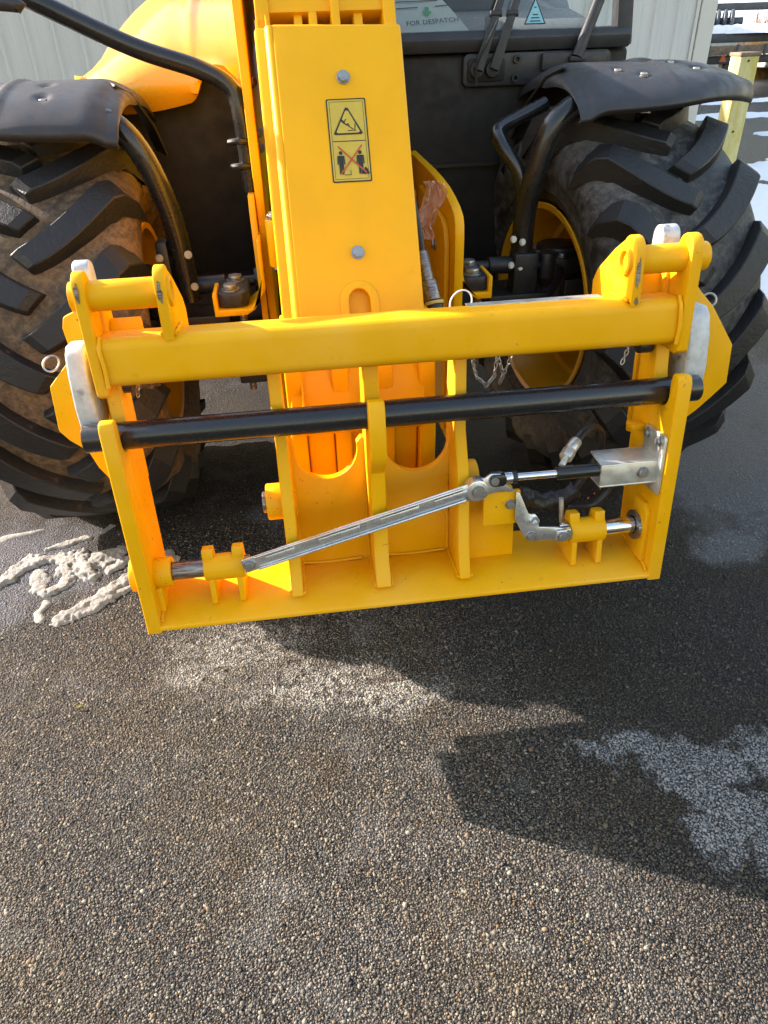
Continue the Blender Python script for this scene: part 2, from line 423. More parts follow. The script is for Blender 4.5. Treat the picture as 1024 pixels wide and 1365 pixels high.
def arc(cx, cy, r, a0, a1, n=12): return [(cx+r*cos(RAD(a0+(a1-a0)*i/n)), cy+r*sin(RAD(a0+(a1-a0)*i/n))) for i in range(n+1)]
def rrect(x0, y0, x1, y1, r, n=5):
    return arc(x1-r, y0+r, r, -90, 0, n)+arc(x1-r, y1-r, r, 0, 90, n)+arc(x0+r, y1-r, r, 90, 180, n)+arc(x0+r, y0+r, r, 180, 270, n)
def text_mesh(txt, size):
    cu = bpy.data.curves.new('t', 'FONT'); cu.body = txt; cu.size = size; cu.align_x = 'CENTER'; cu.resolution_u = 2
    o = bpy.data.objects.new('t', cu); COL.objects.link(o)
    me = bpy.data.meshes.new_from_object(o.evaluated_get(bpy.context.evaluated_depsgraph_get()))
    bpy.data.objects.remove(o); bpy.data.curves.remove(cu)
    return me

# ------------------------------------------------------------------ the ground
g = MB(); R_ = 160
g.add([(-R_, -40, 0), (R_, -40, 0), (R_, R_, 0), (-R_, R_, 0)], [(0, 1, 2, 3)])
ground = struct(g.build('asphalt_ground', 'asphalt'))
def aggregate():
    """the stones standing proud of the binder close to the camera, as one mesh"""
    rng = np.random.default_rng(5); sp = .0048
    gx, gy = np.meshgrid(np.arange(-1.95, 1.85, sp), np.arange(.42, 2.45, sp))
    x = gx.ravel(); y = gy.ravel(); n = len(x)
    x = x+rng.uniform(-.5, .5, n)*sp*1.1; y = y+rng.uniform(-.5, .5, n)*sp*1.1
    half = .62+.58*y                                     # a wedge in front of the machine, thinning out at its edges
    edge = np.clip((half-np.abs(x+.05))/.18, 0, 1)*np.clip((2.25-y)/.8, 0, 1)
    k = (rng.random(n) < edge*.94); x = x[k]; y = y[k]; n = len(x)
    big = rng.random(n)
    r = np.where(big < .60, rng.uniform(.0014, .0023, n), np.where(big < .972, rng.uniform(.0023, .0035, n), rng.uniform(.0037, .0056, n)))
    a5 = np.arange(5)*2*pi/5
    base = np.concatenate([[[0, 0, 1.0]], np.stack([np.cos(a5)*.86, np.sin(a5)*.86, np.full(5, .42)], 1), np.stack([np.cos(a5+pi/5), np.sin(a5+pi/5), np.full(5, -.5)], 1)])
    P = np.repeat(base[None], n, 0)*rng.uniform(.72, 1.22, (n, 11, 1))
    P = P*np.stack([rng.uniform(.75, 1.35, n), rng.uniform(.7, 1.15, n), rng.uniform(.38, .72, n)], 1)[:, None, :]
    th = rng.uniform(0, 2*pi, n); c_, s_ = np.cos(th), np.sin(th)
    X = P[..., 0]*c_[:, None]-P[..., 1]*s_[:, None]; Y = P[..., 0]*s_[:, None]+P[..., 1]*c_[:, None]; Z = P[..., 2]
    tx = rng.normal(0, .24, n)[:, None]; ty = rng.normal(0, .24, n)[:, None]
    Z = Z+X*tx+Y*ty
    P = np.stack([X, Y, Z], -1)*r[:, None, None]
    P[..., 0] += x[:, None]; P[..., 1] += y[:, None]; P[..., 2] += (r*rng.uniform(-.12, .16, n))[:, None]
    tri = [(0, i+1, (i+1) % 5+1) for i in range(5)]
    for i in range(5): j = (i+1) % 5; tri += [(i+1, i+6, j+1), (j+1, i+6, j+6)]
    F_ = (np.array(tri)[None]+(np.arange(n)*11)[:, None, None]).reshape(-1, 3)
    me = bpy.data.meshes.new('aggregate'); nf = len(F_)
    me.vertices.add(n*11); me.vertices.foreach_set('co', P.astype(np.float32).ravel())
    me.loops.add(nf*3); me.loops.foreach_set('vertex_index', F_.astype(np.int32).ravel())
    me.polygons.add(nf); me.polygons.foreach_set('loop_start', np.arange(nf, dtype=np.int32)*3)
    me.update(calc_edges=True)
    at = me.attributes.new('stone', 'FLOAT', 'POINT'); at.data.foreach_set('value', np.repeat(rng.random(n), 11).astype(np.float32))
    me.materials.append(MT['aggregate']); me.validate()
    o = place('aggregate', me, ground); o['kind'] = 'stuff'
    return o
aggregate()

# ------------------------------------------------------------------ the building behind
BY = 9.5
bl = thing('metal_building', (-1.5, BY, 0), 'grey ribbed metal building behind the telehandler', 'building')
PW = .84; x0, x1 = -8.0, 4.93-.19
def panel_mesh():
    m = MB(); pts = []
    for k in range(3):
        a = k*.28
        pts += [(a, 0), (a+.016, -.028), (a+.042, -.028), (a+.058, 0), (a+.14, 0), (a+.146, -.005), (a+.158, -.005), (a+.164, 0)]
    pts.append((PW, 0))
    m.grid([[(px, py, 0.0) for px, py in pts], [(px, py, 4.4) for px, py in pts]])
    return m.mesh('wall_panel', 'sheet', solid=.004, ang=20)
pm = panel_mesh(); px_ = x1-PW
while px_ > x0-.4:
    place('wall_panel', pm, bl, M.Translation((px_, BY, .05))); px_ -= PW+.001
MB().box((x1+.002, BY-.05, .03), (4.93, BY+.14, 4.45)).build('corner_trim', 'trim', bl, bevel=.006)
MB().box((x1-.05, BY-.036, .03), (x1-.012, BY-.012, 4.45)).build('trim_flange', 'trim', bl, bevel=.004)
MB().box((x0, BY+.03, .0), (4.90, BY+14, 4.4)).build('wall_core', 'sheet', bl)
MB().prism([(BY-.4, 4.47), (BY+7, 5.9), (BY+14.4, 4.47), (BY+14.4, 4.55), (BY+7, 5.98), (BY-.4, 4.55)], x0-.3, 5.2, 'x').build('roof', 'sheet', bl)

# ------------------------------------------------------------------ the telehandler
TH = thing('telehandler', (0, 3.4, 0), 'yellow telehandler with black fenders seen from its front', 'telehandler')

# wheels
RW = .635; ZW = .622; YW = 2.5; XW = .915
def carc(x):   # carcass radius at offset x
    a = abs(x)
    return .597-.02*(a/.2)**2 if a < .2 else .577-(a-.2)*1.15
tyre_prof = [(-.165, .322), (-.19, .335), (-.206, .352), (-.213, .354), (-.219, .372), (-.225, .388), (-.231, .389), (-.234, .402), (-.245, .44), (-.250, .450), (-.252, .458), (-.252, .50), (-.238, .545), (-.20, .578), (-.12, .592), (0, .597),
             (.12, .592), (.20, .578), (.238, .545), (.252, .50), (.248, .45), (.222, .38), (.19, .335), (.165, .322)]
def lug_mesh(side, mat):
    m = MB(); N = 12; rows = []
    for i in range(N+1):
        u = i/N
        x = (-.012+.255*u) if u < .92 else (-.012+.255*.92+(u-.92)*.28)
        th = .42*u**1.05 - .055*sin(pi*u)
        # direction of the bar in (x, arc) to lay its width out square
        ta = .36*.9*max(u, .04)**(-.1)*.6; tx = .255
        L = math.hypot(ta, tx); nx, na = -ta/L, tx/L
        base = carc(x)-.012; top = .634-.010*(abs(x)/.25)**2
        if u > .86: k = (u-.86)/.14; top = top-.085*k**1.5; base = base-.03*k
        if u < .06: top -= .012
        wt, wb = .030+.009*u, .041+.011*u
        row = []
        for ww, rr in ((-wb, base), (-wt, top), (wt, top), (wb, base)):
            xx = (x+nx*ww*.9); a = th+na*ww/.6
            row.append((xx*side, -rr*cos(a), rr*sin(a)))
        rows.append(row)
    m.grid(rows); n = N
    m.f += [[0, 1, 2, 3], [n*4+3, n*4+2, n*4+1, n*4]]; m.mi += [0, 0]
    return m.mesh('tread_lug', mat, bevel=.003, seg=1, ang=28)
def rim_prof(s):   # s = +1: open dish towards -x (machine centre)
    return [(s*q, r) for q, r in ((-.205, .335), (-.212, .345), (-.218, .343), (-.214, .325), (-.19, .318), (-.17, .30), (-.06, .292), (-.05, .275),
                                  (.03, .270), (.05, .24), (.055, .13), (.062, .02))]
for sx in (-1, 1):
    mw = M.Translation((sx*(XW if sx < 0 else .885), YW, ZW)) @ M.Rotation(RAD(1.5 if sx < 0 else 9), 4, 'Z') @ M.Rotation(RAD(4 if sx < 0 else 9), 4, 'X')
    s = sx
    hub = place('wheel', MB().cyl((.05*s, 0, 0), (.12*s, 0, 0), .16, 32).cyl((.12*s, 0, 0), (.16*s, 0, 0), .09, 24).mesh('wheel', 'yellow_rim', bevel=.006), TH, mw)
    wd = M.Diagonal((1.09 if sx < 0 else 1.05, 1, 1, 1))
    hub['label'] = 'muddy front wheel' if sx < 0 else 'dusty front wheel'
    md, ml = ('rubber_mud', 'lug_mud') if sx < 0 else ('rubber_dust', 'lug_dust')
    place('tyre', MB().lathe_x(tyre_prof, 96, True).mesh('tyre', md, ang=60), hub, mw @ wd)
    place('rim', MB().lathe_x(rim_prof(s), 72).lathe_x([(s*.2, .335), (s*.19, .30), (s*.06, .29), (s*.055, .2)], 48).mesh('rim', 'yellow_rim', ang=40, solid=.006), hub, mw @ wd)
    L1, L2 = lug_mesh(1, ml), lug_mesh(-1, ml)
    NL = 18
    for k in range(NL):
        a = 2*pi*k/NL
        place('tread_lug', L1, hub, mw @ wd @ M.Rotation(-a, 4, 'X'))
        place('tread_lug', L2, hub, mw @ wd @ M.Rotation(-a-pi/NL, 4, 'X'))
    # rear wheel (hidden behind the machine): tyre and rim only
    mr_ = M.Translation((sx*XW, YW+2.75, ZW))
    hr = place('rear_wheel', hub.data, TH, mr_)
    place('tyre', bpy.data.meshes['tyre' if sx < 0 else 'tyre.001'], hr, mr_ @ M.Diagonal((1, 1.05, 1.05, 1)))

# axle, knuckles, steering gear
MB().cyl((-.62, YW, ZW), (.62, YW, ZW), .085, 24).box((-.22, YW-.16, ZW-.14), (.22, YW+.16, ZW+.14)).build('axle', 'satin', TH, bevel=.01)
for sx in (-1, 1):
    kx = sx*.735
    k = MB().cyl((kx, YW, .47), (kx, YW, .80), .082, 28).cyl((kx, YW, .745), (kx, YW, .80), .105, 32).cyl((kx, YW, .80), (kx, YW, .825), .082, 28)
    k.box((min(kx, sx*.86), YW-.09, ZW-.10), (max(kx, sx*.86), YW+.09, ZW+.10))
    ko = k.build('steering_knuckle', 'satin', TH, bevel=.008)
    for i in range(6):
        a = i*pi/3+.3
        bolt(ko, (kx+.088*cos(a), YW+.088*sin(a), .80), (0, 0, 1), .013)
    m = MB().cyl((sx*.27, YW-.22, .83), (sx*.62, YW-.20, .81), .016, 14).cyl((sx*.42, YW-.211, .822), (sx*.53, YW-.206, .817), .027, 18)
    m.cyl((sx*.27, YW-.22, .83), (sx*.33, YW-.22, .828), .036, 18).cyl((sx*.62, YW-.20, .77), (sx*.62, YW-.20, .85), .03, 16)
    m.build('steering_rod', 'satin', TH, bevel=.004)
    MB().box((sx*.52-.10, YW-.26, .70), (sx*.52+.10, YW-.12, .735)).tube([(sx*.70, YW-.1, .76), (sx*.62, YW-.22, .72), (sx*.48, YW-.24, .66), (sx*.3, YW-.15, .62)], .022, 10).build('steering_arm', 'satin', TH, bevel=.004)

# fender mounts beside the boom: yellow tray, black block, two bolts, steel pin
for sx, X0, X1 in ((-1, -.44, -.30), (1, .272, .365)):
    out = X0 if sx < 0 else X1; inn = X1 if sx < 0 else X0
    pr = [(out, .80), (out, .865), (out-sx*.012, .865), (out-sx*.012, .818), (inn+sx*.04, .818), (inn+sx*.012, .84), (inn, .90), (inn, 1.0), (inn-sx*.012, 1.0), (inn-sx*.012, .87), (inn+sx*.025, .815), (inn+sx*.05, .80)]
    MB().prism(pr, 2.02, 2.14, 'y').build('mount_tray', 'yellow', TH, bevel=.004)
    mid_ = (X0+X1)/2-(0 if sx > 0 else .015)
    b_ = MB().prism(rrect(mid_-.045, 2.03, mid_+.045, 2.20, .03), .82, .862, 'z').build('rubber_mount', 'rubber', TH, bevel=.008)
    bolt(b_, (mid_-.005, 2.065, .862), (0, 0, 1), .021); bolt(b_, (mid_+.005, 2.155, .862), (0, 0, 1), .021)
    MB().cyl((mid_+.02, 2.08, .55), (mid_+.02, 2.08, .80), .011, 14).build('mount_pin', 'pin', TH)

# chassis plates either side of the boom and belly
pl = [(2.12, .34), (2.12, 1.55), (2.16, 1.66), (2.3, 1.75), (4.6, 1.75), (4.6, .45)]
MB().prism(pl, -.292, -.268, 'x').build('chassis_plate', 'yellow', TH, bevel=.004)
MB().prism([(2.02, .34), (2.10, .62), (2.10, 1.06), (2.12, 1.10), (2.2, 1.10), (2.2, .3)], -.312, -.294, 'x').build('side_bracket', 'yellow', TH, bevel=.003)
pr = [(2.0, .32), (2.0, .98), (2.005, 1.015), (2.02, 1.035), (2.06, 1.052), (2.12, 1.066), (2.2, 1.080), (2.3, 1.089), (2.43, 1.096), (2.6, 1.10), (2.8, 1.105), (4.6, 1.25), (4.6, .45), (2.3, .32)]
cpo = MB().prism(pr, .245, .272, 'x').build('chassis_plate', 'yellow', TH, bevel=.004)
MB().prism([(2.06, .36), (2.06, .95), (2.08, .99), (2.12, 1.01), (2.5, 1.04), (2.5, .4)], .228, .244, 'x').build('wear_plate', 'yellow', TH, bevel=.004)
MB().box((-.262, 2.52, .42), (.226, 2.56, 1.02)).build('cross_plate', 'yellow', TH, bevel=.004)
bolt(cpo, (.228, 2.2, .92), (-1, 0, 0), .014)
for i, z_ in enumerate((1.36, 1.24, 1.20)): bolt(TH, (-.268, 2.2+.02*i, z_), (1, -.6, 0), .012)
MB().box((-.26, 2.7, .36), (.24, 5.6, .95)).build('belly', 'satin', TH, bevel=.02)
pz = MB().cyl((-.262, 2.05, 1.02), (-.245, 2.05, 1.02), .04, 24).cyl((-.245, 1.99, .94), (-.245, 1.99, 1.06), .024, 18)
pz = pz.build('hinge_block', 'yellow', TH, bevel=.003)
bolt(pz, (-.245, 1.99, 1.06), (0, -.3, 1), .017); bolt(pz, (-.245, 1.99, .94), (0, -.5, -1), .015)

# bulkhead panels under hood and cab
MB().prism([(-.80, .56), (-.30, .56), (-.30, 1.44), (-.55, 1.44), (-.80, 1.34)], 2.86, 2.90, 'y').build('bulkhead_panel', 'panel', TH, bevel=.006)
MB().box((-.93, 2.98, .58), (-.30, 5.0, 1.30)).build('engine_bay', 'panel', TH, bevel=.02)
MB().box((-.80, 2.30, .70), (-.31, 2.84, .715)).build('splash_plate', 'panel', TH, bevel=.003)
MB().box((-.40, 2.05, .58), (-.31, 2.15, .66)).build('hose_block', 'satin', TH, bevel=.006)

# hood over the engine
def hood():
    rows_yz = [(2.800, None), (2.775, 1.318), (2.772, 1.340), (2.785, 1.372), (2.82, 1.405), (2.90, 1.45), (3.05, 1.51), (3.25, 1.57), (3.55, 1.62), (3.9, 1.66), (4.4, 1.68), (5.0, 1.66), (5.25, 1.60), (5.3, 1.45)]
    xl = [-.80, -.815, -.83, -.85, -.87, -.89, -.91, -.925, -.94, -.95, -.96, -.96, -.95, -.94]
    def zbot(x):
        if x < -.495: return 1.262+.035*((x+.72)/.25)**2 + min(.075, .055*max(0, (-.72-x)/.1)**1.3)
        if x < -.44:
            q_ = (x+.495)/.055; return 1.292+.080*q_*q_*(3-2*q_)
        return 1.372-.065*max(0, (x+.40)/.10)**2
    xs = [i/110 for i in range(111)]
    rows = []
    for (Y, Z), xe in zip(rows_yz, xl):
        row = []
        for q in xs:
            x = -.302+(xe+.302)*q
            d = (q-.42)/.58
            k = min(1, max(0, (Y-2.78)/.4))
            drop = (.05+.20*k)*d**1.6 if d > 0 else 0
            back = .10*max(0, d)**2
            if Z is None: z = zbot(x)
            else: z = max(Z-drop, zbot(x)+.006*(Z > 1.33)) if Y < 2.88 else Z-drop
            if Z and Y > 2.8: z += .012*k*math.exp(-((q-.30)/.03)**2)       # pressed crease along the top
            row.append((x, Y+back, z))
        rows.append(row)
    for r in rows:                      # left flank
        x, y, z = r[-1]; k = min(1, max(0, (y-2.9)/.5))
        r += [(x-.006, y+.01, z-.012-.02*k), (x-.008, y+.015, z-.02-.06*k), (x+.005, y+.02, z-.028-.14*k)]
    m = MB(); m.grid(rows); return m
ho = hood().build('hood', 'hood', TH, ang=50, solid=-.012)
for k in range(3):
    MB().cyl((-.318, 2.93+.07*k, 1.462+.032*k), (-.318, 2.92+.07*k, 1.478+.032*k), .010, 14).build('rivet', 'black', ho)

# black mirror rail crossing in front of the hood
MB().tube([(-1.35, 2.25, 1.83), (-1.05, 2.23, 1.68), (-.78, 2.2, 1.552), (-.56, 2.2, 1.448), (-.40, 2.2, 1.393), (-.325, 2.19, 1.35), (-.305, 2.18, 1.28), (-.303, 2.18, 1.1)], .023, 16, 8).build('mirror_rail', 'black', TH)
for z_ in (1.225, 1.165): MB().tube([(-.345, 2.165, z_), (-.32, 2.15, z_+.003), (-.295, 2.16, z_)], .008, 8, 4).build('rail_clamp', 'satin', TH)
mrr = MB().prism(rrect(-1.55, 1.72, -1.28, 2.1, .05), 2.22, 2.28, 'y').build('mirror', 'satin', TH, bevel=.01)
MB().tube([(-1.4, 2.0, 1.60), (-1.0, 2.05, 1.556), (-.785, 2.05, 1.536), (-.768, 2.05, 1.532)], .017, 12, 4).build('mirror_stay', 'cowl', TH)

# fenders
def fender(sx):
    key = [(2.185, 1.246), (2.172, 1.262), (2.205, 1.292), (2.28, 1.330), (2.38, 1.355), (2.5, 1.364), (2.62, 1.356), (2.75, 1.33), (2.88, 1.28), (2.99, 1.21), (3.08, 1.12), (3.14, 1.02)]
    prof = []
    for i in range(len(key)-1):
        p0, p1, p2, p3 = (V((*key[j], 0)) for j in (max(i-1, 0), i, i+1, min(i+2, len(key)-1)))
        nn = 7 if key[i][0] < 2.6 else 4
        for k in range(nn):
            q = k/nn; p = .5*((2*p1)+(p2-p0)*q+(2*p0-5*p1+4*p2-p3)*q*q+(3*p1-p0-3*p2+p3)*q**3); prof.append((p.x, p.y))
    prof.append(key[-1])
    holes = ((.80, 2.35), (.86, 2.30), (1.0, 2.43), (1.05, 2.36)) if sx > 0 else ((.83, 2.29), (.84, 2.40))
    rows = []; NX = 72; top = {}
    for (Y, Z) in prof:
        row = []
        for i in range(-8, NX+1):
            u = max(0, i/NX); x = .665+.60*u; roll_ = max(0, -i/8)
            front = max(0, (2.5-Y)/.32)
            yy = Y+min(1.03, front)*(.20*max(0, (u-.30)/.70)**2.0)
            z = Z-.050*max(0, (u-.55)/.45)**2 - .02*max(0, (.10-u)/.10)**2
            z += .007*math.exp(-((u-.46)/.02)**2)*min(1, max(0, (Y-2.18)/.1))      # moulded rib
            if front > .5: z += .045*u*u*min(1, (front-.5)/.4)
            for hx, hy in holes:
                d2 = ((x-hx)**2+(yy-hy)**2)/.021**2
                if d2 < 9: z -= .010*math.exp(-d2**2)
            z -= .045*roll_**1.4*max(.10, 1-front); x -= .030*sin(roll_*pi/2)
            row.append((sx*x, yy, z))
        rows.append(row)
    m = MB(); m.grid(rows)
    fo = m.build('fender', 'fender', TH, solid=.007 if sx > 0 else -.007, ang=50)
    for hx, hy in holes:
        bz = min((abs(p[0]-sx*hx)+abs(p[1]-hy), p[2]) for r in rows for p in r)[1]
        bolt(fo, (sx*hx, hy, bz+.001), (0, -.12, 1), .011)
    sk = MB(); sk.grid([[(sx*.66, 2.42, 1.358), (sx*.635, 2.52, 1.33), (sx*.60, 2.62, 1.24), (sx*.585, 2.70, 1.14)],
                        [(sx*.69, 2.50, 1.362), (sx*.68, 2.62, 1.345), (sx*.66, 2.72, 1.27), (sx*.63, 2.78, 1.15)]])
    sk.build('fender_skirt', 'fender', fo, solid=.006, ang=60)
    return fo
fender(-1); fender(1)
# fender arms
aR = MB().tube([(.75, 2.31, 1.268), (.69, 2.29, 1.272), (.625, 2.275, 1.248), (.575, 2.27, 1.19), (.545, 2.28, 1.07), (.535, 2.30, .95), (.53, 2.30, .74)], .034, 16, 8).build('fender_arm', 'black', TH)
aR2 = MB().tube([(.62, 2.44, 1.262), (.52, 2.42, 1.225), (.455, 2.38, 1.20), (.455, 2.33, 1.165), (.505, 2.30, 1.09), (.53, 2.30, .98)], .021, 14, 8).build('fender_brace', 'black', TH)
MB().box((.437, 2.352, 1.168), (.447, 2.372, 1.188)).build('brace_label', 'white', aR2)
MB().box((.449, 2.346, 1.160), (.459, 2.366, 1.182)).build('brace_label', 'green', aR2)
MB().box((.50, 2.255, .72), (.58, 2.33, .86)).build('arm_clamp', 'satin', aR, bevel=.008)
for bx, bz in ((.492, .905), (.522, .895), (.49, .825), (.52, .815)): bolt(aR, (bx, 2.262, bz), (0, -1, .2), .0085)
aL = MB().tube([(-.78, 2.31, 1.275), (-.72, 2.29, 1.280), (-.655, 2.26, 1.272), (-.595, 2.25, 1.20), (-.555, 2.26, 1.07), (-.540, 2.27, .95), (-.535, 2.28, .78)], .033, 16, 8).build('fender_arm', 'black', TH)
MB().box((-.61, 2.25, .77), (-.575, 2.33, .96)).build('arm_clamp', 'satin', aL, bevel=.006)
for bx, bz in ((-.60, .92), (-.515, .925), (-.59, .82), (-.512, .83)): bolt(aL, (bx, 2.238, bz), (0, -1, .1), .0095)
MB().box((-.66, 2.30, 1.205), (-.59, 2.36, 1.22)).build('arm_tab', 'satin', aL, bevel=.003)

# cab
cab = MB().prism([(2.84, .50), (2.80, 1.06), (2.80, 1.385), (2.86, 1.42), (4.3, 1.42), (4.3, .5)], .10, 1.02, 'x').build('cab_body', 'panel', TH, bevel=.008)
MB().box((.14, 2.785, 1.045), (1.0, 2.797, 1.058)).build('panel_seam', 'satin', cab)
sill = MB().prism([(2.775, 1.395), (2.765, 1.435), (2.785, 1.455), (2.86, 1.458), (2.9, 1.42), (2.81, 1.40)], .10, 1.01, 'x').build('windscreen_sill', 'cowl', TH, bevel=.005)
# recess for the wipers
rc = MB().prism(rrect(.43, 1.295, .95, 1.392, .02), 2.775, 2.799, 'y').build('wiper_recess', 'cowl', TH, bevel=.006)
MB().prism(rrect(.445, 1.31, .575, 1.378, .012), 2.768, 2.776, 'y').build('wiper_cover', 'panel', rc, bevel=.003)
for bz, bxx in ((1.372, .615), (1.318, .612)): MB().pipe((bxx, 2.773, bz), (bxx, 2.762, bz), .013, .007, 18).build('washer_cap', 'satin', rc)
MB().box((.70, 2.755, 1.335), (.93, 2.774, 1.388)).build('lamp_cover', 'cowl', rc, bevel=.006)
for wx in (.475, .53):
    w = MB(); w.cyl((wx, 2.755, 1.345), (wx, 2.77, 1.345), .024, 20)
    w.prism([(-.017, 0), (.017, 0), (.013, .22), (.013, .62), (-.011, .62), (-.011, .22)], -.007, .007, 'z')
    n0 = len(w.v)-12
    mw = M.Translation((wx, 2.745, 1.345)) @ M.Rotation(RAD(-12), 4, 'X') @ M.Rotation(RAD(21), 4, 'Y')
    for i in range(n0, len(w.v)):
        p = w.v[i]; w.v[i] = mw @ V((p.x, p.z, p.y))
    q = mw @ V((0, 0, .17)); q2 = mw @ V((0, 0, .185))
    w.cyl(q-V((.02, 0, 0)), q+V((.02, 0, 0)), .011, 10)
    w.build('wiper_arm', 'cowl', TH, bevel=.003)
MB().tube([(.47, 2.742, 1.30), (.468, 2.735, 1.36), (.50, 2.72, 1.43), (.53, 2.73, 1.48)], .004, 6).build('washer_hose', 'rubber', TH)
MB().cyl((.815, 2.74, 1.372), (.925, 2.80, 1.62), .019, 16).cyl((.925, 2.80, 1.62), (.95, 2.84, 1.9), .019, 16).build('grab_bar', 'cowl', TH)
MB().box((.79, 2.73, 1.36), (.845, 2.77, 1.376)).build('bar_foot', 'cowl', TH, bevel=.004)
ws = MB(); ws.add([(.12, 2.80, 1.455), (.955, 2.80, 1.455), (.955, 3.02, 2.32), (.12, 3.02, 2.32)], [(0, 1, 2, 3)])
ws = ws.build('windscreen', 'glass', TH)
MB().prism([(2.77, 1.40), (2.83, 1.40), (3.06, 2.34), (2.99, 2.34)], .962, 1.02, 'x').build('cab_pillar', 'cowl', TH, bevel=.01)
MB().prism([(2.77, 1.40), (2.83, 1.40), (3.06, 2.34), (2.99, 2.34)], .085, .117, 'x').build('cab_pillar', 'cowl', TH, bevel=.01)
for xx in (.085, .965): MB().box((xx, 4.22, 1.42), (xx+.05, 4.3, 2.34)).build('rear_pillar', 'cowl', TH, bevel=.01)
MB().box((.06, 2.95, 2.345), (1.04, 4.4, 2.46)).build('cab_roof', 'cowl', TH, bevel=.03, seg=3)
dsh = MB().prism([(2.88, 1.40), (2.86, 1.445), (2.95, 1.475), (3.08, 1.50), (3.2, 1.52), (3.3, 1.60), (3.42, 1.60), (3.45, 1.3)], .14, .94, 'x').build('dashboard', 'dash', TH, bevel=.012)
MB().prism(rrect(.42, 1.52, .66, 1.66, .04), 3.17, 3.30, 'y').build('instrument_pod', 'cowl', dsh, bevel=.012)
MB().torus((.50, 3.42, 1.74), (0, -.6, 1), .17, .014, 32, 8).cyl((.50, 3.42, 1.74), (.50, 3.36, 1.55), .02).build('steering_wheel', 'satin', dsh)
MB().prism([(3.75, 1.35), (4.1, 1.35), (4.15, 2.0), (4.02, 2.0), (3.95, 1.5), (3.75, 1.5)], .3, .75, 'x').build('seat', 'satin', dsh, bevel=.03, seg=3)
# papers on the dash and the sticker on the glass
def onpaper(x, q, d=.0): return V((x, 2.866+.094*q-.0008-.745*d, 1.456+.105*q+.0008+.667*d))
pp = MB(); rows = []
for i in range(9):
    q = i/8; xr = .475-.10*q
    rows.append([onpaper(.20+(xr-.20)*j/8, q, .004*sin(j*.7+i*.4)-.004) for j in range(9)])
pp.grid(rows); paper = pp.build('paper_sheet', 'paper', None, solid=.0006, ang=80)
tag(paper, 'pale printed paper sheet lying behind the windscreen', 'paper')
def lay(txt, size, p, mat, parent, nrm, ux=(1, 0, 0)):
    me = text_mesh(txt, size); me.materials.clear(); me.materials.append(MT[mat])
    z = V(nrm).normalized(); xax = V(ux); xax = (xax-z*xax.dot(z)).normalized(); yax = z.cross(xax)
    m = M((xax, yax, z)).transposed().to_4x4(); m.translation = V(p)
    return place('lettering', me, parent, m)
PN = (0, -.745, .667)
lay('FOR DESPATCH', .026, onpaper(.345, .20, .004), 'ink', paper, PN, (1, .04, .05))
ar = MB(); ar.add([onpaper(x_, q_, .0035) for x_, q_ in ((.322, .66), (.337, .66), (.337, .54), (.347, .54), (.3295, .40), (.312, .54), (.322, .54))], [list(range(7))])
ar.build('arrow_mark', 'green', paper)
for k, (xa, xb) in enumerate(((.225, .30), (.36, .405), (.225, .37), (.225, .35))):
    q_ = (.62, .66, .80, .90)[k]
    MB().add([onpaper(xa, q_, .0035), onpaper(xb, q_+.02, .0035), onpaper(xb, q_+.05, .0035), onpaper(xa, q_+.03, .0035)], [(0, 1, 2, 3)]).build('printed_line', 'ink', paper)
def onglass(x, zz): return V((x, 2.80+(zz-1.455)*.2543-.003, zz))
tri = MB(); tri.cur = 0
tri.add([onglass(.640, 1.468), onglass(.716, 1.468), onglass(.680, 1.545)], [(0, 1, 2)])
tri.cur = 1
d = V((0, -.001, 0)); tri.add([onglass(.646, 1.4715)+d, onglass(.710, 1.4715)+d, onglass(.680, 1.537)+d], [(0, 1, 2)])
tri.cur = 0; d = V((0, -.002, 0))
for zz_, hw in ((1.476, .018), (1.485, .014), (1.494, .009), (1.514, .004)): tri.add([onglass(.679-hw, zz_)+d, onglass(.679+hw, zz_)+d, onglass(.679+hw, zz_+.003)+d, onglass(.679-hw, zz_+.003)+d], [(0, 1, 2, 3)])
tri.build('triangle_sticker', ['ink', 'stick'], ws)

# ------------------------------------------------------------------ boom
BA = RAD(30); bu = V((0, sin(BA), cos(BA))); bn = V((0, cos(BA), -sin(BA))); bp = V((0, 1.62, .95))
def TB(p): return bp+V((p.x, 0, 0))+bu*p.y+bn*p.z       # (across, along up, depth)
b = MB(TB)
b.prism([(-.242, -.30), (.078, -.30), (.078, .62), (-.242, .62)], .022, .34, 'z')
boom = b.build('boom', 'yellow', TH, bevel=.008)
mb_ = MB().prism([(1.98, 1.50), (2.05, 1.62), (5.6, 2.05), (5.6, 1.72), (2.4, 1.36)], -.235, .07, 'x').build('boom_arm', 'yellow', TH, bevel=.01)
b = MB(TB)
outl = [(-.204, -.10), (-.086, -.10), (-.086, -.02)]+[(-.061+.025*cos(RAD(a)), -.005+.028*sin(RAD(a))) for a in range(180, -1, -20)]+[(-.036, -.02), (-.036, -.10), (.089, -.10), (.089, .605), (-.204, .613)]
b.prism(outl, .0, .016, 'z'); cov = b.build('cover_plate', 'yellow', boom, bevel=.007, seg=3)
b = MB(TB)
o1 = [(-.106, -.10), (-.106, -.01)]+[(-.061+.045*cos(RAD(a)), -.005+.045*sin(RAD(a))) for a in range(180, -1, -15)]+[(-.016, -.10)]
i1 = [(-.036, -.10)]+[(-.061+.025*cos(RAD(a)), -.005+.028*sin(RAD(a))) for a in range(0, 181, 15)]+[(-.086, -.10)]
b.prism(o1+i1, -.004, .001, 'z'); b.build('slot_pad', 'yellow', boom, bevel=.002)
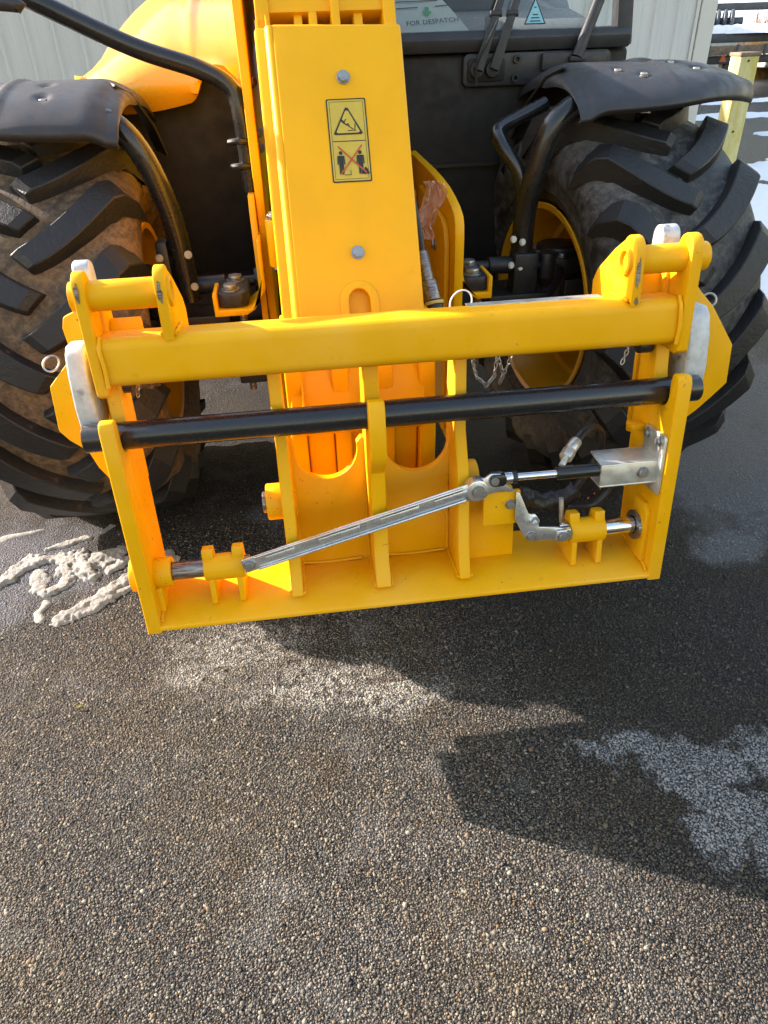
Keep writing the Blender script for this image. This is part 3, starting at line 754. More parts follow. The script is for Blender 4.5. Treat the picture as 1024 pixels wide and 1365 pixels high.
# folded left edge and slanted side flange
b = MB(TB); b.prism([(-.238, .03), (-.245, .30), (-.243, .30), (-.214, .012), (-.209, .012), (-.214, .03)], -.28, .64, 'y'); b.build('side_flange', 'yellow', boom, bevel=.002)
b = MB(TB); b.prism(arc(-.203, .016, .016, 180, 275, 10)+[(-.203, .016)], -.10, .610, 'y'); b.build('edge_fold', 'yellow', boom, ang=60)
bolt(boom, TB(V((-.052, .491, 0))), -bn, .0125); bolt(boom, TB(V((-.055, .103, 0))), -bn, .0125)
# boom head above the cover: cheek plates, link and ram seen edge on
for xa, xb, d0 in ((-.236, -.204, .03), (-.150, -.130, .05), (-.116, -.096, .04), (-.065, -.045, .02), (-.012, .010, .05), (.055, .085, .03)):
    b = MB(TB); b.prism([(d0, .55), (d0, .80), (.30, .86), (.30, .55)], xa, xb, 'x')
    for i, p in enumerate(b.v): pass
    b = MB(lambda p: TB(V((p.x, p.z, p.y)))); b.prism([(d0, .60), (d0, .74), (.10, .84), (.34, .84), (.34, .60)], xa, xb, 'x'); b.build('head_plate', 'yellow', boom, bevel=.004)
b = MB(TB); b.cyl((-.168, .5, .12), (-.168, .9, .16), .014, 16); b.build('ram_rod', 'chrome', boom)
b = MB(TB); b.box((-.20, .58, .14), (.05, .9, .2)); b.build('head_backing', 'satin', boom)
b = MB(TB); b.cyl((-.09, .70, .09), (.05, .70, .09), .03, 20); b.build('head_pin', 'yellow', boom, bevel=.003)

# warning decal on the cover
DZ = -.0012
dm = MB(TB)
def dpoly(pts, z, mi): dm.cur = mi; dm.add([(x, y, z) for x, y in pts], [list(range(len(pts)))])
x0d, x1d, y0d, y1d = -.097, -.007, .2605, .4445
dpoly(rrect(x0d, y0d, x1d, y1d, .004), DZ, 0)
dpoly(rrect(x0d+.003, y0d+.003, x1d-.003, y1d-.003, .003), DZ-.0004, 1)
def seg2(p, q, w, z, mi):
    p, q = V((*p, 0)), V((*q, 0)); d = (q-p).normalized(); n = V((-d.y, d.x, 0))*w/2
    dpoly([(a.x, a.y) for a in (p-n, q-n, q+n, p+n)], z, mi)
def inset(x0, y0, x1, y1):
    for p, q in (((x0, y0), (x1, y0)), ((x1, y0), (x1, y1)), ((x1, y1), (x0, y1)), ((x0, y1), (x0, y0))): seg2(p, q, .0009, DZ-.0008, 0)
inset(x0d+.007, y0d+.007, x1d-.007, .3505); inset(x0d+.007, .3515, x1d-.007, y1d-.007)
cx = -.052
def rtri(yb, hw, hh, z, mi): dpoly([(cx-hw, yb), (cx-hw+.003, yb-.003), (cx+hw-.003, yb-.003), (cx+hw, yb), (cx+.003, yb+hh), (cx-.003, yb+hh)], z, mi)
rtri(.368, .033, .056, DZ-.0012, 0); rtri(.3715, .0265, .0455, DZ-.0016, 1)
zf = DZ-.002                                            # falling figure
for p, q, w in (((-.066, .394), (-.040, .376), .0022), ((-.066, .398), (-.058, .388), .004), ((-.060, .392), (-.055, .399), .0022), ((-.057, .386), (-.050, .389), .0022),
                ((-.068, .397), (-.064, .403), .002), ((-.053, .3735), (-.034, .3735), .0018), ((-.0365, .374), (-.0355, .388), .0022), ((-.052, .389), (-.048, .384), .002)): seg2(p, q, w, zf, 0)
def person(px, py):
    dpoly([(px+.0042*cos(a*pi/6), py+.047+.0042*sin(a*pi/6)) for a in range(12)], zf, 0)
    dpoly([(px-.008, py+.041), (px+.008, py+.041), (px+.009, py+.022), (px+.0065, py+.022), (px+.0055, py+.036), (px+.005, py), (px+.0008, py), (px, py+.020), (px-.0008, py), (px-.005, py), (px-.0055, py+.036), (px-.0065, py+.022), (px-.009, py+.022)], zf, 0)
person(-.074, .278); person(-.030, .278)
for p, q in (((-.069, .2765), (-.053, .2765)), ((-.054, .2765), (-.054, .287)), ((-.069, .287), (-.066, .287))): seg2(p, q, .0012, zf, 0)
dpoly([(-.030, .277), (-.011, .277), (-.014, .286), (-.020, .293), (-.024, .286)], zf, 0)
seg2((-.079, .340), (-.018, .279), .0032, zf-.0004, 2); seg2((-.024, .341), (-.076, .279), .0032, zf-.0004, 2)
dm.build('warning_decal', ['decalb', 'decal', 'red'], boom, fix=False)

# hose run and plastic wrap beside the boom
h_ = MB(); h_.tube([(.100, 1.90, 1.16), (.108, 1.83, 1.075), (.112, 1.78, 1.02), (.112, 1.76, .98)], .008, 12); hs = h_.build('boom_hose', 'rubber', TH)
MB().cyl((.113, 1.775, 1.005), (.121, 1.73, .945), .015, 6).cyl((.121, 1.73, .945), (.128, 1.70, .905), .020, 16).build('hose_fitting', 'pin', hs, bevel=.002)
MB().cyl((.128, 1.70, .905), (.135, 1.67, .85), .022, 18).build('hose_sleeve', 'cowl', hs)
for tt in (0.02, .95): MB().pipe(V((.128, 1.70, .905)).lerp(V((.135, 1.67, .85)), tt), V((.128, 1.70, .905)).lerp(V((.135, 1.67, .85)), tt+.12), .026, .02, 20).build('hose_band', 'brass', hs)
wr = MB(); rows = []
for i in range(26):
    row = []
    for j in range(20):
        u, v_ = i/25, j/19
        p = V((.158+.055*v_, 2.03-.02*v_, 1.125-.150*u))
        p.x += -.030*abs(v_-.45)*(u**1.5)*2 + .010*sin(7*u)
        p += V((.010*noise.noise(V((u*5, v_*5, 3.0))), .028*noise.noise(V((u*4, v_*4, 1.0)))+.012*noise.noise(V((u*11, v_*11, 2.0))), .012*noise.noise(V((u*5, v_*5, 5.0)))))
        row.append(p)
    rows.append(row)
wr.grid(rows); tag(wr.build('plastic_wrap', 'wrap', None), 'scrap of clear pinkish plastic wrap tucked beside the boom', 'plastic wrap')

# ------------------------------------------------------------------ hitch frame on the boom (across, up, back), tipped back 6 degrees
KS = .958; TA = RAD(6)
FU = V((0, sin(TA), cos(TA))); FN = V((0, cos(TA), -sin(TA)))
FP = V((-.2, 0, 1.45))+KS*(V((0, 1.283, .30))-V((-.2, 0, 1.45)))
def TF(p): return FP+KS*(V((p.x, 0, 0))+FU*p.z+FN*p.y)     # p = (u across, w back, v up)
HF = thing('hitch_frame', tuple(TF(V((0, .1, 0)))), 'yellow attachment frame with black cross bar hung on the boom', 'hitch frame')
def F(): return MB(TF)
YF = 'yellow_frame'
def fnrm(n): return V((n[0], 0, 0))+FU*n[2]+FN*n[1]
def fbolt(par, p, n, r): return bolt(par, TF(V(p)), fnrm(n), r*KS)
lip = F().prism([(0, 0), (0, .012), (.068, .040), (.235, .040), (.235, .016), (.05, 0)], -.600, .606, 'x').build('bottom_lip', YF, HF, bevel=.004, seg=3)
BW, BV, BR = .068, .470, .030
sidep = [(.0, -.006), (.0, .40), (.0, .505), (.008, .520), (.030, .522), (.036, .505)]+arc(BW, BV, .0325, 178, 362, 14)+[(.112, .50), (.122, .60), (.122, .72), (.19, .73), (.195, .40), (.190, .05), (.18, -.006)]
for lo, hi in ((-.628, -.596), (.603, .636)):
    F().prism(sidep, lo, hi, 'x').build('side_plate', YF, HF, bevel=.004, seg=3)
F().cyl((-.678, BW, BV), (.688, BW, BV), BR, 40).build('cross_bar', 'barpaint', HF, bevel=.003)
F().prism(rrect(.05, .578, .15, .678, .022, 5), -.603, .610, 'x').build('top_beam', YF, HF, bevel=0)
# lugs and pin tubes on top
lug_o = [(.045, .565), (.043, .765)]+arc(.075, .775, .032, 170, 20, 8)+[(.135, .72), (.14, .70), (.15, .60), (.14, .562), (.06, .556)]
lug_i = [(.046, .668), (.046, .765)]+arc(.080, .775, .034, 170, 40, 8)+[(.15, .775), (.235, .72), (.258, .69), (.26, .60), (.155, .60), (.155, .682), (.06, .682)]
F().prism(lug_o, -.626, -.604, 'x').build('outer_lug', YF, HF, bevel=.004)
F().prism(lug_o, .612, .638, 'x').build('outer_lug', YF, HF, bevel=.004)
F().prism(lug_i, -.474, -.452, 'x').build('inner_lug', YF, HF, bevel=.004)
F().prism(lug_i, .492, .514, 'x').build('inner_lug', YF, HF, bevel=.004)
F().pipe((-.640, .085, .757), (-.446, .085, .757), .0295, .020, 36).build('pin_tube', YF, HF, bevel=.002)
F().pipe((.484, .085, .757), (.664, .085, .757), .0295, .020, 36).build('pin_tube', YF, HF, bevel=.002)
F().prism([(.13, .66), (.155, .70), (.155, .56), (.13, .56)], -.596, -.53, 'x').build('corner_gusset', YF, HF, bevel=.003)
F().prism([(.13, .66), (.155, .73), (.155, .56), (.13, .56)], .52, .61, 'x').build('corner_gusset', YF, HF, bevel=.003)
for bx in (-.60, .607):       # weld beads
    F().tube([(bx, .046, .582), (bx+.002, .044, .62), (bx-.001, .045, .66), (bx, .06, .682)], .0045, 8, 4).build('weld_bead', YF, HF)
for u0, u1, v0, v1, seed in ((-.622, -.611, .748, .790, 1), (-.470, -.459, .735, .788, 2), (.496, .508, .700, .770, 3), (.498, .510, .672, .690, 4)):
    random.seed(seed); pts = []
    for k in range(14):
        a = 2*pi*k/14; pts.append(((u0+u1)/2+(u1-u0)/2*cos(a)*random.uniform(.5, 1.1), (v0+v1)/2+(v1-v0)/2*sin(a)*random.uniform(.6, 1.1)))
    F().prism(pts, .0405 if u0 < -.6 else .0452, .0462, 'y').build('paint_chip', 'pin', HF)
# centre plates
rib = [(.028, .038), (.034, .055), (.052, .12), (.062, .30), (.104, .40), (.104, .585), (.175, .585), (.205, .42), (.205, .038)]
F().prism(rib, -.284, -.256, 'x').build('rib_plate', YF, HF, bevel=.004, seg=3)
F().prism(rib, .128, .156, 'x').build('rib_plate', YF, HF, bevel=.004, seg=3)
crib = [(.028, .038), (.034, .055), (.055, .10), (.055, .335), (.010, .372), (.0, .395), (.0, .50), (.010, .518), (.03, .52), (.036, .505)]+arc(BW, BV, .0325, 178, 362, 14)+[(.104, .50), (.104, .585), (.175, .585), (.205, .42), (.205, .038)]
F().prism(crib, -.078, -.042, 'x').build('rib_plate', YF, HF, bevel=.004, seg=3)
bk = [(-.258, .036), (.130, .036), (.130, .42)]+arc(.050, .352, .078, 10, -190, 18)+[(-.040, .375), (-.085, .378)]+arc(-.170, .352, .075, 10, -190, 18)+[(-.258, .42)]
F().prism(bk, .172, .196, 'y').build('back_plate', YF, HF, bevel=.003)
for u0 in (-.255, -.04): F().tube([(u0, .170, .046), (u0+.05, .169, .043), (u0+.10, .169, .043), (u0+.155, .168, .046)], .0035, 8, 4).build('weld_bead', YF, HF)
F().cyl((-.322, .14, .245), (-.282, .14, .245), .044, 32).build('pivot_boss', YF, HF, bevel=.003)
F().cyl((-.332, .14, .245), (-.322, .14, .245), .026, 24).build('pivot_pin', 'pin', HF, bevel=.002)
F().cyl((.154, .14, .262), (.19, .14, .262), .044, 32).build('pivot_boss', YF, HF, bevel=.003)
def weld(pts, n=14, r=.0042):
    P_ = [V(p) for p in pts]; q = []
    for i in range(n+1):
        u = i/n*(len(P_)-1); k = min(int(u), len(P_)-2); q.append(P_[k].lerp(P_[k+1], u-k)+V((random.uniform(-1, 1), random.uniform(-1, 1), random.uniform(-1, 1)))*.0011)
    F().tube(q, r, 7, 1).build('weld_bead', YF, HF, ang=70)
for xx in (-.286, -.254, -.080, -.040, .126, .158): weld([(xx, .036, .042), (xx, .10, .042), (xx, .168, .042)])
for xx in (-.593, .600): weld([(xx, .01, .020), (xx, .066, .042), (xx, .18, .042)], 18)
for xx in (-.476, -.450, .490, .516): weld([(xx, .056, .680), (xx, .10, .681), (xx, .148, .680)], 9)
for xx in (-.255, -.081, -.039, .125): weld([(xx, .170, .05), (xx, .170, .26)], 18, .0035)
# boom head behind the ribs
def nose(lo, hi, mid_lo, mid_hi):
    pf = [(.30, .20), (.275, .34), (.272, .50), (.278, .60), (.30, .63), (.40, .63), (.40, .2)]
    F().prism(pf, lo, lo+.040, 'x').build('nose_plate', 'yellow', boom, bevel=.006, seg=3)
    F().prism(pf, hi-.042, hi, 'x').build('nose_plate', 'yellow', boom, bevel=.006, seg=3)
    pm_ = [(.33, .20), (.305, .34), (.300, .525), (.315, .54), (.34, .55), (.39, .55), (.39, .2)]
    F().prism(pm_, lo+.042, hi-.044, 'x').build('nose_block', 'yellow', boom, bevel=.006, seg=3)
    F().prism([(.36, .5), (.36, .62), (.39, .62), (.39, .5)], lo+.042, hi-.044, 'x').build('nose_back', 'yellow', boom)
nose(-.252, -.098, 0, 0); nose(-.028, .118, 0, 0)
fbolt(boom, (.040, .325, .55), (0, -.4, 1), .012)
F().box((-.095, .33, .2), (-.032, .36, .62)).build('nose_web', 'yellow', boom)
F().tube([(.165, .30, .60), (.16, .28, .50), (.168, .27, .42), (.175, .26, .32), (.168, .24, .25)], .010, 10, 6).build('head_hose', 'rubber', boom)

# locking pins
PWv, PVv, PRv = .066, .124, .0215
def lock(side, b0, b1, s0, s1, legs):
    tb = F().pipe((b0, PWv, PVv), (b1, PWv, PVv), .0315, .0215, 32)
    for lx in legs: tb.prism([(.040, .036), (.045, .12), (.09, .12), (.15, .036)], lx-.007, lx+.007, 'x')
    for hx in (b0+.012, b1-.014): tb.prism([(.052, .150), (.058, .176), (.088, .172), (.10, .14)], hx-.013, hx+.013, 'x')
    tb.build('pin_guide', YF, HF, bevel=.003)
    F().cyl((s0, PWv, PVv), (s1, PWv, PVv), PRv, 28).build('lock_pin', 'pin' if side < 0 else 'chrome', HF, bevel=.002)
lock(-1, -.482, -.386, -.60, -.375, (-.468, -.402)); lock(1, .408, .498, .385, .60, (.421, .486))
F().pipe((-.597, PWv, PVv), (-.556, PWv, PVv), .0355, .022, 32).box((-.597, .03, .036), (-.583, .10, .10)).build('pin_sleeve', YF, HF, bevel=.003)
F().pipe((-.650, PWv, PVv), (-.628, PWv, PVv), .040, .022, 32).build('pin_collar', YF, HF, bevel=.003)
F().pipe((.582, PWv, PVv), (.604, PWv, PVv), .0355, .022, 32).prism([(.03, .036), (.03, .17), (.05, .19), (.10, .19), (.11, .036)], .589, .604, 'x').build('pin_sleeve', YF, HF, bevel=.003)
F().pipe((.576, PWv, PVv), (.583, PWv, PVv), .0375, .024, 28).build('pin_circlip', 'pin', HF)
F().cyl((.405, .10, .118), (.398, .10, .20), .006, 10).build('pin_key', 'galv', HF)

# linkage
LW = .030
A0, A1 = V((-.376, LW, .142)), V((.165, LW, .282))
dx = (A1-A0); ln = dx.length; ang = math.atan2(dx.z, dx.x)
def TL(p): q = V((p.x*cos(ang)-p.z*sin(ang), p.y, p.x*sin(ang)+p.z*cos(ang))); return TF(A0+q)
lb = MB(TL)
lb.prism([(-.012, -.018), (ln-.01, -.021), (ln+.012, -.012), (ln+.012, .012), (ln-.01, .021), (-.012, .018)], -.004, .002, 'y')
lb.box((.02, -.0045, .0135), (ln-.03, -.011, .0185)); lb.box((.02, -.0045, -.0185), (ln-.03, -.009, -.0135))
link = lb.build('link_bar', 'zinc', HF, bevel=.0015)
for a, b_ in ((.045, .115), (.175, .275), (.325, .42), (.455, .545)):
    q = MB(TL); q.prism(rrect(a, -.0005, b_, .0115, .005, 4), -.0105, -.004, 'y'); q.build('slot_rib', 'zinc', link, bevel=.001)
bolt(link, TL(V((.003, -.004, 0))), -FN, .011)
up_ = [(.140, .281), (.145, .298), (.153, .305), (.164, .308), (.184, .304), (.2, .314), (.222, .312), (.237, .298), (.237, .283), (.263, .262), (.229, .269), (.19, .262), (.165, .255), (.146, .265)]
uc = F().prism(up_, .036, .043, 'y').build('bell_crank', 'zinc', HF, bevel=.0015)
F().cyl((.165, .018, .282), (.165, .05, .282), .0265, 28).build('crank_disc', 'zinc', uc, bevel=.003)
fbolt(uc, (.165, .018, .282), (0, -1, 0), .0125)
low = [(.262, .262), (.272, .256), (.295, .200), (.301, .197), (.311, .197), (.319, .188), (.323, .160), (.363, .155), (.405, .146), (.408, .118), (.299, .124), (.285, .140), (.262, .190)]
lc = F().prism(low, .036, .043, 'y').build('bell_crank', 'zinc', HF, bevel=.0015)
F().pipe((.310, .030, .180), (.310, .036, .180), .0115, .0055, 18).build('crank_bush', 'zinc', lc)
F().box((.365, .026, .120), (.392, .036, .150)).build('lock_tab', 'zinc', lc, bevel=.002)
fbolt(lc, (.304, .036, .138), (0, -1, 0), .0105); fbolt(lc, (.379, .026, .134), (0, -1, 0), .0105); fbolt(lc, (.398, .034, .134), (0, -1, 0), .008)
F().prism([(.152, .038), (.286, .038), (.286, .150), (.278, .236), (.152, .236)], .118, .134, 'y').build('support_plate', YF, HF, bevel=.003)
sq = F().box((.187, .046, .172), (.276, .060, .260)).box((.20, .060, .19), (.26, .118, .235)).build('crank_bracket', YF, HF, bevel=.003)
fbolt(sq, (.252, .046, .226), (0, -1, 0), .0105)

# hydraulic lock cylinder
CW = .042
c0, c1, c2, c3 = V((.207, CW, .2985)), V((.240, CW, .2985)), V((.357, CW, .2975)), V((.50, CW, .2975))
F().prism(rrect(.196, .284, .236, .313, .012), .026, .034, 'y').prism(rrect(.196, .284, .236, .313, .012), .046, .056, 'y').build('clevis', 'black', HF, bevel=.003)
fbolt(HF, (.207, .026, .2985), (0, -1, 0), .008)
F().cyl((.232, CW, .2985), (.252, CW, .298), .0145, 24).build('rod_nut', 'chrome', HF, bevel=.002)
F().cyl((.252, CW, .298), (.262, CW, .298), .0155, 24).build('rod_wiper', 'rubber', HF)
F().cyl(c1, (.36, CW, .2975), .0095, 24).build('ram_rod', 'chrome', HF)
F().cyl((.357, CW, .2975), c3, .0165, 28).build('ram_barrel', 'black', HF, bevel=.003)
brk = F(); brk.box((.458, .022, .262), (.596, .030, .316)); brk.prism([(.022, .310), (.095, .318), (.095, .324), (.022, .316)], .458, .596, 'x'); brk.box((.458, .022, .258), (.596, .085, .264))
bo = brk.build('ram_bracket', 'galv', HF, bevel=.0025)
F().prism(rrect(.006, .232, .104, .380, .008, 3), .594, .602, 'x').build('bracket_plate', 'galv', bo, bevel=.0015)
fbolt(bo, (.560, .022, .290), (0, -1, 0), .0115)
for bw, bv in ((.028, .362), (.085, .362), (.085, .247)): fbolt(bo, (.594, bw, bv), (-1, 0, 0), .010)
F().prism([(.566, .356), (.60, .356), (.60, .372), (.566, .372)], .11, .15, 'y').build('hose_tab', YF, HF, bevel=.004)
# hoses
F().cyl((.372, .05, .312), (.392, .075, .322), .008, 8).cyl((.388, .072, .320), (.405, .09, .331), .0165, 6).cyl((.405, .09, .331), (.428, .11, .345), .0145, 18).build('hose_fitting', 'galv', HF, bevel=.001)
F().tube([(.428, .11, .345), (.455, .13, .360), (.49, .15, .358), (.515, .17, .33), (.52, .18, .28), (.50, .18, .23), (.475, .17, .205), (.45, .15, .19)], .0105, 10, 6).build('hydraulic_hose', 'rubber', HF)
F().tube([(.555, .12, .262), (.552, .13, .22), (.538, .14, .185), (.505, .14, .155), (.47, .14, .15), (.43, .14, .155)], .0085, 10, 6).build('hydraulic_hose', 'rubber', HF)
for k in range(7):
    u = .12+.08*k
    F().box((.5565-.0105*k*.9-.0005*k*k, .1275+.0012*k, .245-.0125*k), (.5595-.0105*k*.9-.0005*k*k, .1285+.0012*k, .251-.0125*k)).build('hose_print', 'redprint', HF)
wrp = F(); pts = [(.455, .15, .195), (.435, .15, .178), (.405, .155, .168), (.37, .16, .168), (.34, .165, .175), (.315, .17, .185)]
wrp.tube(pts, .021, 10, 5)
for i, p in enumerate(wrp.v): wrp.v[i] = p+V((0, 0, 1))*(.010*noise.noise(p*60))+V((0, 1, 0))*(.010*noise.noise(p*45+V((9, 0, 0))))
wrp.build('hose_wrap', 'rubber', HF, ang=50)

# white hooks, side brackets, linch pins, chains
hookp = [(.105, .468), (.092, .485), (.088, .53), (.095, .60), (.108, .640), (.128, .655), (.17, .655), (.20, .60), (.20, .50), (.17, .465)]
F().prism(hookp, -.690, -.648, 'x').build('latch_hook', 'hook', HF, bevel=.007, seg=3)
hookq = [(.105, .448), (.092, .465), (.088, .51), (.095, .58), (.108, .625), (.128, .642), (.17, .642), (.20, .60), (.20, .48), (.17, .445)]
F().prism(hookq, .664, .716, 'x').build('latch_hook', 'hook', HF, bevel=.007, seg=3)
ear = [(.17, .62), (.165, .785)]+arc(.19, .787, .025, 175, 5, 10)+[(.222, .70), (.23, .62)]
F().prism(ear, -.652, -.618, 'x').build('latch_ear', 'hook', HF, bevel=.005, seg=3)
F().prism(ear, .606, .648, 'x').build('latch_ear', 'hook', HF, bevel=.005, seg=3)
bl_ = [(-.64, .700), (-.690, .700), (-.715, .690), (-.722, .665), (-.718, .62), (-.735, .585), (-.782, .537), (-.788, .430), (-.770, .405), (-.735, .375), (-.72, .33), (-.70, .296), (-.665, .283), (-.61, .29), (-.61, .66), (-.645, .66)]
F().prism(bl_, .24, .258, 'y').build('side_bracket', YF, HF, bevel=.004)
br_ = [(.655, .72), (.70, .72), (.765, .645), (.80, .61), (.868, .512), (.872, .412), (.845, .385), (.802, .345), (.75, .305), (.69, .29), (.62, .30), (.62, .70)]
F().prism(br_, .24, .258, 'y').build('side_bracket', YF, HF, bevel=.004)
F().prism([(.20, .315), (.255, .315), (.255, .70), (.235, .70), (.19, .60), (.17, .45)], -.648, -.632, 'x').build('bracket_web', YF, HF, bevel=.003)
F().prism([(.20, .315), (.255, .315), (.255, .70), (.235, .70), (.19, .60), (.17, .45)], .640, .656, 'x').build('bracket_web', YF, HF, bevel=.003)
F().cyl((-.655, .16, .575), (-.628, .16, .575), .024, 24).build('hook_pin', YF, HF, bevel=.002)
F().torus((-.772, .262, .585), (.25, -1, .5), .019, .0026, 28, 8, .8).build('linch_ring', 'boltm', HF)
F().torus((.800, .266, .620), (-.3, -1, .3), .016, .003, 24, 8).build('linch_ring', 'boltm', HF)
def chain(pts, par, n, r=.0065):
    m = F(); P_ = [V(p) for p in pts]; tot = []
    for i in range(n):
        u = i/(n-1)*(len(P_)-1); k = min(int(u), len(P_)-2); q = P_[k].lerp(P_[k+1], u-k); tot.append((q, (P_[k+1]-P_[k]).normalized()))
    for i, (q, d) in enumerate(tot):
        side = d.orthogonal().normalized(); other = d.cross(side)
        a, b_ = (side, other) if i % 2 else (other, side)
        m.tube([q+d*cos(2*pi*k/10)*r*1.25+a*sin(2*pi*k/10)*r*.62 for k in range(10)], .0013, 5, 1, True)
    return m.build('chain', 'boltm', par)
chain([(.19, .16, .575), (.185, .17, .54), (.198, .18, .50), (.222, .18, .478), (.24, .18, .50), (.245, .17, .575)], HF, 24)
chain([(.235, .18, .575), (.25, .18, .54), (.262, .18, .50), (.255, .18, .485), (.27, .17, .53), (.285, .16, .575)], HF, 18)
chain([(-.575, .16, .577), (-.568, .16, .55), (-.572, .16, .53)], HF, 6); chain([(.545, .15, .577), (.55, .15, .55), (.54, .15, .52)], HF, 7)
F().cyl((-.60, .15, .555), (-.575, .15, .555), .017, 18).build('rubber_bump', 'rubber', HF, bevel=.004)
F().cyl((.565, .14, .558), (.60, .14, .558), .018, 18).build('rubber_bump', 'rubber', HF, bevel=.004)
F().torus((.172, .24, .662), (.1, -1, .3), .030, .002, 40, 8, .8).build('linch_ring', 'white', HF)
F().box((.16, .118, .6775), (.46, .148, .6795)).build('beam_glint', 'galv', HF)  # pale strip standing in for the reflection along the beam's top rear edge

# ------------------------------------------------------------------ slush clumps on the left
def heightfield(name, pts, rad, hgt, mat, step=.008, seed=0, rough=1.0, base=.0):
    xs = [p[0] for p in pts]; ys = [p[1] for p in pts]; pad = max(rad)*1.8
    x0, x1, y0, y1 = min(xs)-pad, max(xs)+pad, min(ys)-pad, max(ys)+pad
    nx, ny = int((x1-x0)/step)+1, int((y1-y0)/step)+1
    H = {}
    for i in range(nx):
        for j in range(ny):
            p = V((x0+i*step, y0+j*step, 0)); best = -1
            w = V((noise.noise(V((p.x*9, p.y*9, seed))), noise.noise(V((p.x*9, p.y*9, seed+7))), 0))*max(rad)*.55*rough
            w += V((noise.noise(V((p.x*28, p.y*28, seed))), noise.noise(V((p.x*28, p.y*28, seed+3))), 0))*max(rad)*.34*rough
            w += V((noise.noise(V((p.x*80, p.y*80, seed))), noise.noise(V((p.x*80, p.y*80, seed+3))), 0))*max(rad)*.20*rough
            q = p+w
            for k in range(max(1, len(pts)-1)):
                a = V((*pts[k], 0)); b_ = V((*pts[min(k+1, len(pts)-1)], 0)); ab = b_-a
                tt = 0 if ab.length < 1e-6 else max(0, min(1, (q-a).dot(ab)/ab.length_squared))
                rr = rad[k]+(rad[min(k+1, len(rad)-1)]-rad[k])*tt
                dd = (q-(a+ab*tt)).length/rr
                best = max(best, 1-dd**2)
            hh = best
            if hh > -1.6:
                hgt_ = max(hh*hgt*1.5, -.012) if hh < 0 else min(hh, .75)**.8*hgt*(1+.5*noise.noise(V((p.x*22, p.y*22, seed+2)))+.25*noise.noise(V((p.x*70, p.y*70, seed+4)))+.30*noise.noise(V((p.x*150, p.y*150, seed+6))))
                H[i, j] = hgt_
    m = MB(); idx = {}
    for i in range(nx-1):
        for j in range(ny-1):
            q = [(i, j), (i+1, j), (i+1, j+1), (i, j+1)]
            if all(k in H for k in q) and any(H[k] > -.010 for k in q):
                f = []
                for k in q:
                    if k not in idx: idx[k] = len(m.v); m.v.append(V((x0+k[0]*step, y0+k[1]*step, H[k]+base)))
                    f.append(idx[k])
                m.f.append(f); m.mi.append(0)
    o = m.build(name, mat, None, ang=80, fix=False)
    bm = bmesh.new(); bm.from_mesh(o.data)
    for _ in range(1): bmesh.ops.smooth_vert(bm, verts=[v for v in bm.verts if not v.is_boundary], factor=.5, use_axis_x=True, use_axis_y=True, use_axis_z=True)
    bm.to_mesh(o.data); bm.free()
    return o
SG = 'slush clumps by the muddy tyre'
cl = [([(-1.265, 1.915), (-1.23, 1.985), (-1.17, 2.045), (-1.10, 2.055), (-1.06, 2.03), (-1.055, 1.965)], [.022, .026, .026, .030, .032, .026], .030, 'arched slush ridge left of the tyre track by the muddy wheel'),
      ([(-1.035, 2.035), (-1.005, 1.955), (-.97, 1.935)], [.032, .036, .026], .034, 'broad slush slab with a straight cut left edge'),
      ([(-.975, 1.985), (-.92, 2.02), (-.89, 2.075)], [.026, .030, .016], .026, 'slush lump touching the right side of the broad slab'),
      ([(-.925, 1.955), (-.875, 1.985), (-.83, 2.02)], [.016, .022, .016], .022, 'small slush ridge just behind the frame\'s lower corner'),
      ([(-1.00, 1.715), (-.975, 1.76), (-.93, 1.80), (-.87, 1.87), (-.825, 1.91), (-.78, 1.98)], [.026, .030, .026, .032, .024, .018], .032, 'long slush ridge nearest the camera ending at the yellow frame'),
      ([(-.965, 1.735), (-.90, 1.795), (-.85, 1.85)], [.016, .022, .018], .028, 'narrow slush ridge along the near side of the long one'),
      ([(-1.15, 1.955), (-1.125, 1.895), (-1.10, 1.86)], [.022, .024, .018], .026, 'short slush finger under the arched ridge'),
      ([(-1.09, 1.855), (-1.055, 1.885), (-1.025, 1.925)], [.018, .020, .022], .024, 'short slush ridge beside the tyre track edge'),
      ([(-1.075, 1.815), (-1.085, 1.765), (-1.07, 1.725)], [.012, .015, .010], .014, 'small slush smear left of the long ridge\'s near end'),
      ([(-1.15, 2.095), (-1.08, 2.13), (-1.015, 2.155)], [.010, .016, .014], .018, 'thin slush ridge farthest back by the tyre'),
      ([(-1.27, 1.865), (-1.29, 1.90)], [.024, .024], .026, 'slush lump cut off by the left edge of the picture'),
      ([(-.975, 2.18), (-.955, 2.21)], [.010, .012], .014, 'tiny slush lump right under the muddy tyre'),
      ([(-.745, 1.995), (-.715, 1.965)], [.022, .020], .024, 'slush lump right of the frame\'s left side plate')]
for i, (p, r, hh, lab) in enumerate(cl):
    tag(heightfield('slush_clump', p, [q*1.15 for q in r], hh*.5, 'slush', .004, i*3.1, 1.7), lab, 'slush', SG)
tag(heightfield('slush_smear', [(-1.45, 2.17), (-1.30, 2.21), (-1.2, 2.235)], [.02, .018, .008], .006, 'slush', .008, 51), 'thin smeared slush streak at the left picture edge', 'slush', SG)

